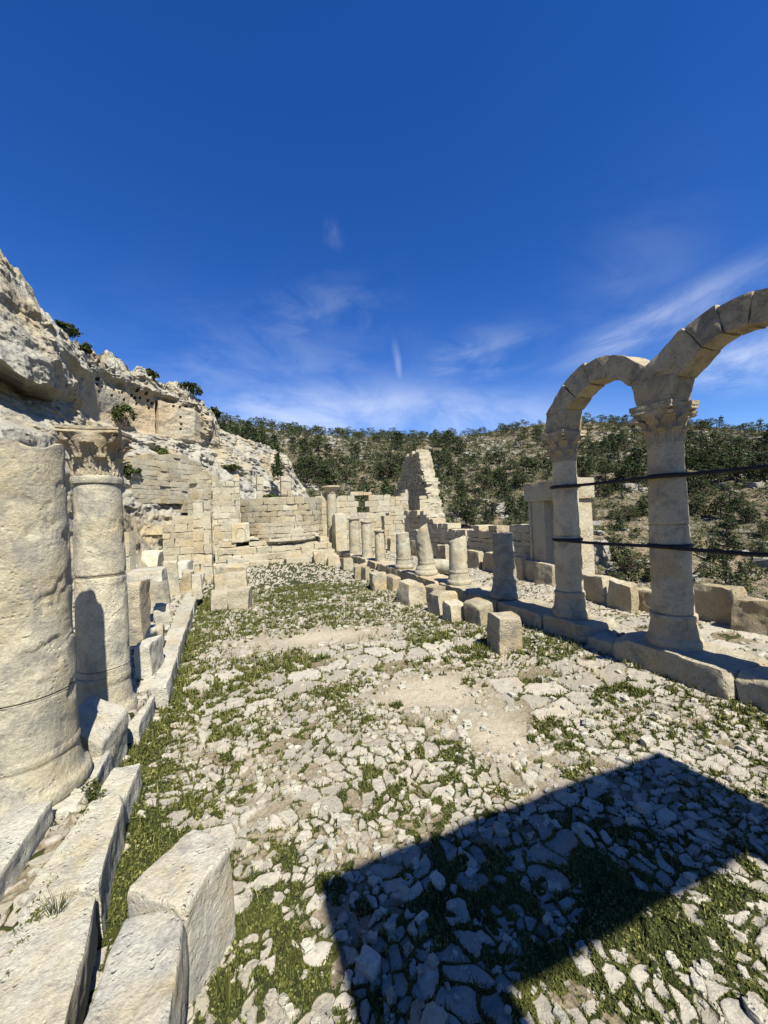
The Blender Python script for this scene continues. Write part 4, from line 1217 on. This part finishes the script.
hexstone('kerb_stone', 'nearest long kerb stone at the bottom left corner', [(-.97, .8), (-.52, .8), (-.635, 2.04), (-.965, 2.14)], [.30, .31, .31, .29], 1.02, -.05, 'kerb stone')
hexstone('kerb_stone', 'middle kerb stone with a small tuft of grass at its near joint', [(-.965, 2.15), (-.64, 2.05), (-.70, 2.71), (-.87, 2.77)], [.29, .305, .31, .30], 1.02, -.05, 'kerb stone')
hexstone('kerb_stone', 'shorter kerb stone beside the base of the massive pitted column', [(-.90, 2.78), (-.705, 2.72), (-.70, 3.14), (-.88, 3.17)], [.26, .27, .25, .25], 1.02, -.05, 'kerb stone')
hexstone('plinth_block', 'big pale plinth block under the massive pitted column', [(-1.75, 1.2), (-1.05, 1.3), (-1.02, 2.66), (-1.7, 2.7)], [.42, .42, .41, .43], 1.01, -.05, 'plinth block')
hexstone('plinth_block', 'lower plinth slab carrying the massive pitted column', [(-1.75, 2.71), (-.93, 2.69), (-.92, 3.30), (-1.7, 3.32)], .305, 1.01, -.05, 'plinth block')
hexstone('plinth_block', 'plinth slab under the smooth column with the acanthus capital', [(-1.55, 3.85), (-.86, 3.83), (-.87, 4.48), (-1.5, 4.5)], .185, 1.01, -.08, 'plinth block')
hexstone('fallen_block', 'tilted rectangular block lying between the two left columns', [(-1.22, 3.33), (-.95, 3.22), (-.90, 3.62), (-1.18, 3.75)], [.52, .38, .44, .55], 1.0, .05)
hexstone('large_block', 'tan veined block in the foreground, nearest the camera', [(-.56, 1.1), (-.25, 1.05), (-.258, 1.70), (-.47, 1.78)], [.36, .37, .41, .40], 1.03, -.05, mat=M_STAIN, chip=.08, res=.013)
hexstone('large_block', 'pale block standing cornerwise behind the tan veined block', [(-.49, 1.87), (-.25, 1.69), (-.08, 1.93), (-.27, 2.14)], [.41, .43, .42, .40], .98, -.05, mat=M_STAIN, chip=.08, res=.013)

LG = 'loose stones along the left colonnade'
for a in [('stacked_block', 'tall block half in shadow just behind the smooth carved column', 122, 153, 584, 646, .18, .4, -.1, M_BLOCK),
          ('stacked_block', 'low masonry block against the kerb right of the smooth column', 134, 167, 645, 682, .15, .5, -.15, M_KERB),
          ('stacked_block', 'small wedge stone sitting on the low masonry block edge', 146, 165, 628, 645, .3, .3, .2, M_KERB),
          ('rough_pier', 'rough pitted upright stone behind the tapered drum', 163, 180, 562, 597, .2, .45, .1, M_COL),
          ('stacked_block', 'rounded slab lying beside the rough pitted upright stone', 178, 193, 561, 577, .3, .6, 0, M_KERB),
          ('upright_stone', 'small pale upright stone on the kerb line', 191.5, 203, 575, 598, .2, .35, .05, M_COL),
          ('stacked_block', 'flat stone lying in front of the tapered drum', 152, 172, 607, 622, .2, .4, .1, M_KERB),
          ('stacked_block', 'low grey stone behind the small pale upright stone', 180, 196, 572, 592, .2, .6, .0, M_BLOCK),
          ('stacked_block', 'grey flat slab below the ochre wall', 140, 165, 552, 566, .3, 1.0, .0, M_KERB),
          ('stacked_block', 'broad grey rubble slab below the pilasters', 162, 190, 549, 562, .3, 1.0, .1, M_KERB)]:
    blk(a[0], a[1], a[2], a[3], a[4], a[5], a[6], a[7], a[8], a[9], LG, chip=.22, rough=.02)
# tapered drum with a slab on it
p = G(154, 609, .2); d = depth(p)
V, F = shaft_geo(.31, .24, 0, .80, 35, (), 48, .014, 0, (0, 0), .6)
tag(mk('drum', V, F, M_COL, loc=(p.x - .05, p.y + .3, .2), sharp=50), 'tapered pale column drum standing behind the shadowed block', 'column drum')
blk('cap_slab', 'thin flat slab resting on the tapered drum', 126, 170, 571.5, 581, .98, .5, .0, M_KERB, None, cat='stone slab')
# kerb line running to the far end
yy = 4.55; xk = -.765; k = 0
KL = ['worn kerb stone next to the low masonry block', 'long kerb stone halfway along the left side', 'kerb stone beside the tapered drum', 'kerb stone in front of the small pale upright stone', 'far kerb stone beside the pile of blocks', 'farthest kerb stone before the apse steps']
for ln in (1.0, 1.5, 1.5, 1.7, 2.2, 2.6):
    x0, x1 = xk - .042 * (yy - 4.5), xk - .042 * (yy + ln - 4.5)
    hexstone('kerb_stone', KL[k], [(x0 - .26, yy), (x0, yy), (x1, yy + ln - .02), (x1 - .26, yy + ln - .02)], .22 + .01 * (k % 2), 1.0, -.08, 'kerb stone', M_KERB, .035); yy += ln; k += 1
# pile of blocks in the courtyard
PB = 'pile of blocks on the left of the courtyard'
for a in [('front left block of the courtyard pile with a mossy side', 211, 231, 593, 610.5, 0, .6, .1),
          ('front right squared block of the courtyard pile', 230.5, 253, 590, 609.5, 0, .7, -.05),
          ('long block lying across the back of the courtyard pile', 213, 250, 574, 592, .25, .7, .0),
          ('flat topped block at the far end of the courtyard pile', 216, 248, 566, 580, .3, .8, .05),
          ('thin pale slab on top of the courtyard pile', 226, 243, 560, 566, .62, .5, .1)]:
    blk('piled_block', a[0], a[1], a[2], a[3], a[4], a[5], a[6], a[7], M_KERB if 'thin' in a[0] else M_BLOCK, PB, chip=.2)

# ------------------------------------------------------------------ the ruined portal behind the viewer (its shadow lies on the paving)
PY = -1.3


def unshadow(px, py, z=0.02):
    g = G(px, py, z); t = (g.y - PY) / (sdir.y); q = g - sdir * t
    return q.x, q.z


po = thing('stone_portal', 'tall stone portal behind the viewer, known from its broad shadow on the paving', 'portal', (0, PY, -.05))


def pblock(name, x0, x1, z0, z1, th=.30, res=.05):
    c = [[x0, -th, z0], [x1, -th, z0], [x1, 0, z0], [x0, 0, z0], [x0, -th, z1], [x1, -th, z1], [x1, 0, z1], [x0, 0, z1]]
    V, F = hexa(c, nres((x1 - x0, th, z1 - z0), res, 4, 60), sd(), .008, .016, 0, .08, 3); return mk(name, V, F, M_RUIN, po, sharp=40)


tl, tr, jr, un, ri, r2 = unshadow(325, 879), unshadow(638, 745), unshadow(525, 1024), unshadow(600, 930), unshadow(768, 862), unshadow(768, 802)
zu = un[1] + 0.40; zt_ = (tl[1] + tr[1]) / 2; xa = tl[0] - .02; xb = (tr[0] + r2[0]) / 2
pblock('jamb', xa, jr[0] + .02, 0, zu - .004); pblock('jamb', ri[0], xb, 0, zu - .004); pblock('lintel', xa - .02, xb + .01, zu, zt_)

# ------------------------------------------------------------------ trees
def leafquads(centers, size, r_, flat=0.0):
    n = len(centers)
    a = r_.normal(size=(n, 3)); a[:, 2] *= (1 - flat); a /= np.linalg.norm(a, axis=1, keepdims=True)
    b = np.cross(a, r_.normal(size=(n, 3))); b /= np.linalg.norm(b, axis=1, keepdims=True)
    s = (size * r_.uniform(.6, 1.3, n))[:, None]
    V = np.stack([centers - a * s - b * s * .6, centers + a * s - b * s * .6, centers + a * s * .8 + b * s * .6, centers - a * s * .7 + b * s * .7], 1).reshape(-1, 3)
    return V, np.arange(4 * n).reshape(-1, 4)


def pine_geo(seed, nclump, per, h=1.0, kind=0, ls=.040):
    """unit-height pine: (V, F, ntrunkfaces): tapered trunk with a few limbs, ragged crown in clumps"""
    r_ = np.random.default_rng(seed); bag = Bag()
    lean = r_.normal(0, .03, 2)
    T, F = tube([(0, 0, -.12), (lean[0] * .5, lean[1] * .5, .4), (lean[0], lean[1], .92)], [.032, .022, .006], 5); bag.add(T, F)
    nb = 4; C = []
    w = {0: .34, 1: .42, 2: .27, 3: .52}[kind]
    base = {0: .22, 1: .50, 2: .08, 3: .05}[kind]
    for k in range(nclump):
        t = r_.random(); z = base + (1 - base) * t
        prof = {0: math.sin(math.pi * (0.18 + .80 * t)) ** .8, 1: math.sin(math.pi * (.25 + .68 * t)) ** .6, 2: (1 - t) ** .7 * .95 + .08, 3: math.sin(math.pi * (.3 + .62 * t)) ** .6}[kind]
        a = r_.uniform(0, 6.283); rad = w * prof * math.sqrt(r_.uniform(.15, 1.0)) * r_.uniform(.75, 1.15)
        c = np.array([rad * math.cos(a) + lean[0] * z, rad * math.sin(a) + lean[1] * z, z])
        if k % 5 == 0 or per > 10:
            T, F = tube([(lean[0] * z, lean[1] * z, max(z - .12, .15)), tuple(c)], [.012, .004], 3); bag.add(T, F)
        C.append(c + r_.normal(0, 1, (per, 3)) * np.array([.060, .060, .036]))
    nt_ = sum(len(f) for f in bag.F[4])
    V, F = leafquads(np.concatenate(C), ls, r_, .3); bag.add(V, F)
    Vall = np.concatenate(bag.V); Fall = np.concatenate(bag.F[4])
    return Vall, Fall, nt_


def tree_mesh(name, seed, nclump, per, kind, leaf, ls=.028):
    V, F, ntk = pine_geo(seed, nclump, per, 1.0, kind, ls)
    o = mk(name, V, F, [M_BARK, leaf], smooth=False)
    mi = np.ones(len(F), dtype=np.int32); mi[:ntk] = 0; o.data.polygons.foreach_set('material_index', mi)
    return o


# candidate positions on the hillside
NB = 9000
r_ = np.random.default_rng(77)
azc = np.radians(r_.uniform(-8, 72, NB)); rc_ = np.sqrt(r_.uniform(64 ** 2, 274 ** 2, NB))
TX, TY = rc_ * np.sin(azc), rc_ * np.cos(azc); TZ = hill_z(TX, TY)
PXY = np.array([proj((x, y, z)) for x, y, z in zip(TX, TY, TZ)])
dens = 0.50 + 0.55 * fbm(np.stack([TX * .022, TY * .022, 0 * TX], 1), 3)
for cx, cy, rx, ry, a in [(505, 445, 45, 14, -.42), (460, 505, 40, 8, -.45), (575, 445, 28, 12, -.3), (300, 470, 60, 8, -.15), (620, 432, 30, 8, -.25), (715, 460, 60, 20, -.15), (590, 560, 30, 30, -.15), (425, 455, 14, 20, .1),
                          (270, 440, 60, 30, .16), (340, 465, 40, 26, .12), (320, 448, 50, 6, -.25), (395, 455, 25, 10, -.2), (430, 475, 60, 14, .3), (480, 480, 30, 14, .3), (400, 434, 200, 5, .2), (650, 520, 130, 70, .95), (440, 462, 60, 12, -.15), (330, 452, 60, 8, -.2), (700, 430, 90, 6, .35)]:
    dens = dens + a * np.exp(-((PXY[:, 0] - cx) / rx) ** 2 - ((PXY[:, 1] - cy) / ry) ** 2)
ok = (r_.random(NB) < np.clip(dens, 0.02, 1.3) * 0.47) & (PXY[:, 0] > 150) & (PXY[:, 0] < 900)
TX, TY, TZ, PXY = TX[ok], TY[ok], TZ[ok], PXY[ok]; rr = np.hypot(TX, TY)
TH = np.clip(r_.lognormal(1.45, .32, len(TX)), 2, 9) * np.where(rr > 225, .78, 1.0) * np.where((PXY[:, 0] > 540) & (rr < 150), .62, 1.0) * np.where(PXY[:, 0] < 400, 1.12, 1)
TK = np.where(rr > 240, 1, r_.choice([0, 0, 1, 2], len(TX)))
vis = (PXY[:, 0] > 205) & (PXY[:, 0] < 775) & (PXY[:, 1] - TH / PXY[:, 2] * FPX * .6 < np.interp(PXY[:, 0], [205, 290, 330, 400, 440, 530, 600, 768], [425, 470, 488, 488, 515, 525, 580, 592]))
size = TH / PXY[:, 2] * vis
order = np.argsort(-size)
ind = order[:295]
protos = {}
for kind in (0, 1, 2):
    for v in range(2):
        o = tree_mesh('pine_tree', 500 + kind * 10 + v, 52, 13, kind, M_PINE); protos[(kind, v)] = o; COL.objects.unlink(o)
proto_s = [tree_mesh('low_tree', 600 + v, 60, 14, 3, M_SHRUB, .030) for v in range(2)]
for o in proto_s: COL.objects.unlink(o)
for n_, i in enumerate(ind):
    low = PXY[i, 0] > 540 and rr[i] < 150
    src = proto_s[n_ % 2] if low and n_ % 2 else protos[(int(TK[i]), n_ % 2)]
    o = src.copy(); COL.objects.link(o)
    o.location = (TX[i], TY[i], TZ[i]); o.rotation_euler = (0, 0, r_.uniform(0, 6.28)); s = TH[i]; o.scale = (s * r_.uniform(.9, 1.3), s * r_.uniform(.9, 1.3), s)
    if src in proto_s: tag(o, 'olive green bushy tree on the valley slope seen between and right of the arches', 'tree', 'bushy trees on the valley slope')
    elif PXY[i, 0] < 545: tag(o, 'dark green pine on the far hillside left of the arches', 'tree', 'pines on the hillside left of the arches')
    else: tag(o, 'dark green pine on the far hillside behind and right of the arches', 'tree', 'pines on the hillside behind the arches')
# the rest of the wood reads as one mass
lowgeo = {(k, v): pine_geo(700 + k * 10 + v, 26, 6, 1.0, k) for k in (0, 1, 2) for v in range(3)}
bV, bF, bm_ = [], [], []; off = 0
for i in order[295:]:
    V, F, ntk = lowgeo[(int(TK[i]), int(i) % 3)]
    a = r_.uniform(0, 6.28); c, s_ = math.cos(a), math.sin(a); s = TH[i]
    P = np.stack([(V[:, 0] * c - V[:, 1] * s_) * s * 1.1 + TX[i], (V[:, 0] * s_ + V[:, 1] * c) * s * 1.1 + TY[i], V[:, 2] * s + TZ[i]], 1)
    bV.append(P); bF.append(F + off); off += len(V); q = np.ones(len(F), dtype=np.int32); q[:ntk] = 0; bm_.append(q)
o = mk('pine_wood', np.concatenate(bV), np.concatenate(bF), [M_BARK, M_PINE], smooth=False); o.data.polygons.foreach_set('material_index', np.concatenate(bm_)); struct(o, 'stuff')
print('trees', len(order))
# low scrub and pale boulders scattered on the slope
NS = 7000
az_ = np.radians(r_.uniform(-8, 74, NS)); q_ = np.sqrt(r_.uniform(45 ** 2, 272 ** 2, NS)); SX, SY = q_ * np.sin(az_), q_ * np.cos(az_); SZ = hill_z(SX, SY)
C, sz = [], []
for x, y, z in zip(SX, SY, SZ):
    s = r_.uniform(.4, 1.7); C.append(np.array([x, y, z + s * .3]) + r_.normal(0, 1, (34, 3)) * np.array([s * .55, s * .55, s * .3])); sz.append(np.full(34, s * .15))
V, F = leafquads(np.concatenate(C), np.concatenate(sz), r_, .2); struct(mk('scrub', V, F, M_SHRUB, smooth=False), 'stuff')
u_, Fq = lattice((3, 3, 3)); sph = u_ - .5; sph = sph / np.linalg.norm(sph, axis=1, keepdims=True)
bV, bF = [], []
NR = 2600
az_ = np.radians(r_.uniform(-8, 74, NR)); q_ = np.sqrt(r_.uniform(50 ** 2, 270 ** 2, NR)); SX, SY = q_ * np.sin(az_), q_ * np.cos(az_); SZ = hill_z(SX, SY)
clus = fbm(np.stack([SX * .03, SY * .03, 0 * SX + 9], 1), 3)
k = 0
for x, y, z, cc in zip(SX, SY, SZ, clus):
    if cc < .02: continue
    s = r_.uniform(.3, 1.3) * (2 if r_.random() < .1 else 1)
    P = np.clip(sph * (1 + .4 * r_.normal(size=(len(sph), 1)) * .6), -r_.uniform(.5, 1, 3), r_.uniform(.5, 1, 3)) * s * np.array([1.5, 1.5, .7]) + [x, y, z + .1]
    bV.append(P); bF.append(Fq + k * len(sph)); k += 1
struct(mk('boulders', np.concatenate(bV), np.concatenate(bF), M_ROUGHROCK, smooth=False), 'stuff')
# pale crag behind the left arch column
rr_ = ray(601, 566); q_ = np.linspace(40, 200, 800); zz = EYE + q_ * rr_.z; hh_ = hill_z(q_ * rr_.x, q_ * rr_.y); p = at(601, 566, float(q_[np.argmax(hh_ > zz)]))
rock('rock_crag', 'pale rock crag on the slope just right of the door frame', 'rock', (p.x, p.y, p.z - 1), (depth(p) * .036, depth(p) * .04, depth(p) * .085), .3, M_ROUGHROCK, rnd=.6, rough=.7, chips=9, chip=.5, res=.22, freq=.8, skew=.25, taper=.3)

# ------------------------------------------------------------------ bushes on the cliff and plants in the ruins
def cliff_d(px, py):
    rows = np.array([np.interp(px, CX, CP[:, k, 0]) for k in range(10)]); ds = np.array([np.interp(px, CX, CP[:, k, 1]) for k in range(10)])
    return float(np.interp(py, rows, ds))


def bush(name, label, px, py, rpx, hpx, d=None, mat=None, kind='bush', n=800, seed=1):
    d = d or cliff_d(px, py) - .5
    p = at(px, py, d); rs = np.random.default_rng(seed + 40); w = rpx * d / FPX; h = hpx * d / FPX
    bag = Bag()
    for k in range(6):
        a = rs.uniform(0, 6.28); q = rs.uniform(.2, .6) * w
        T, F = tube([(0, 0, -.15), (q * .5 * math.cos(a), q * .5 * math.sin(a), h * .4), (q * math.cos(a), q * math.sin(a), h * .75)], [.05 * w, .03 * w, .01 * w], 4); bag.add(T, F)
    nt_ = sum(len(f) for f in bag.F[4])
    cl_ = []
    for k in range(22):
        t = rs.random(); a = rs.uniform(0, 6.28)
        pr = (1 - t) ** .6 * .95 + .1 if kind == 'cone' else math.sin(math.pi * (.22 + .7 * t))
        rad = w * pr * math.sqrt(rs.uniform(.1, 1)) * rs.uniform(.75, 1.2)
        cl_.append(np.array([rad * math.cos(a), rad * math.sin(a), h * (.1 + .9 * t)]) + rs.normal(0, 1, (n // 22, 3)) * np.array([w * .16, w * .16, h * .08]))
    V, F = leafquads(np.concatenate(cl_), max(w * .07, d * .0026), rs, .2); bag.add(V, F)
    o = bag.build(name, [M_BARK, mat or M_BUSH], loc=p, smooth=False)
    mi = np.ones(len(o.data.polygons), dtype=np.int32); mi[:nt_] = 0; o.data.polygons.foreach_set('material_index', mi)
    return tag(o, label, 'bush')


for a in [('dark spreading bush on the cliff edge above the overhang', 66, 333, 11, 9), ('small dark bush growing in the rock just below the cliff edge', 87, 352, 6, 7), ('rounded bush on the cliff edge above the row of square holes', 149, 378, 6, 8),
          ('broad dark bush on the cliff edge above the smooth rock cut face', 190, 393, 11, 9), ('olive green bush on the ledge right above the carved capital', 125, 424, 11, 18), ('low scrubby plant on the ledge under the rock cut face', 161, 456, 6, 7),
          ('little bush beside the masonry band, right of the carved capital', 130, 475, 8, 9), ('tiny shrub in a crack of the cliff top between two larger bushes', 115, 362, 4, 4), ('dark bush at the end of the cliff top where the wood begins', 214, 418, 7, 9),
          ('flat green shrub on the low rock shoulder', 232, 470, 8, 5), ('sprawling shrub on the rock behind the window piers', 272, 500, 10, 5)]:
    bush('bush', a[0], a[1], a[2], a[3], a[4], seed=int(a[1]))
bush('conical_bush', 'dark upright conical bush against the pale rock shoulder', 278, 479, 5.5, 23, cliff_d(278, 479) - 3.2, M_PINE, 'cone', 900)


def sprig(name, label, p, n, h, w, mat, seed, leaf=True):
    rs = np.random.default_rng(seed); bag = Bag()
    for k in range(n):
        a = rs.uniform(0, 6.28); q = rs.uniform(.1, 1) * w; hh = h * rs.uniform(.5, 1)
        pts = [(q * .25 * math.cos(a), q * .25 * math.sin(a), -.01), (q * .6 * math.cos(a), q * .6 * math.sin(a), hh * .6), (q * math.cos(a), q * math.sin(a), hh)]
        T, F = tube(pts, [.0016, .0012, .0005], 3); bag.add(T, F)
        if leaf:
            c = np.array([[np.interp(t, [0, .5, 1], [pt[j] for pt in pts]) for j in range(3)] for t in rs.uniform(.15, 1, 9)])
            V, F = leafquads(c + rs.normal(0, .004, c.shape), .008, rs); bag.add(V, F)
    return tag(bag.build(name, mat, loc=p, smooth=False), label, 'plant')


sprig('leafy_plant', 'small leafy weed growing against the base of the massive pitted column', (-.86, 2.74, .27), 26, .17, .07, M_GRASS, 3)
sprig('grass_tuft', 'thin pale grass tuft in the joint between the two nearest kerb stones', (-.77, 2.01, .29), 26, .09, .08, M_GRASS, 4, False)
sprig('grass_tuft', 'dry grass tuft at the foot of the pale cornerwise block', (-.11, 1.66, .01), 22, .17, .06, M_GRASS, 5, False)
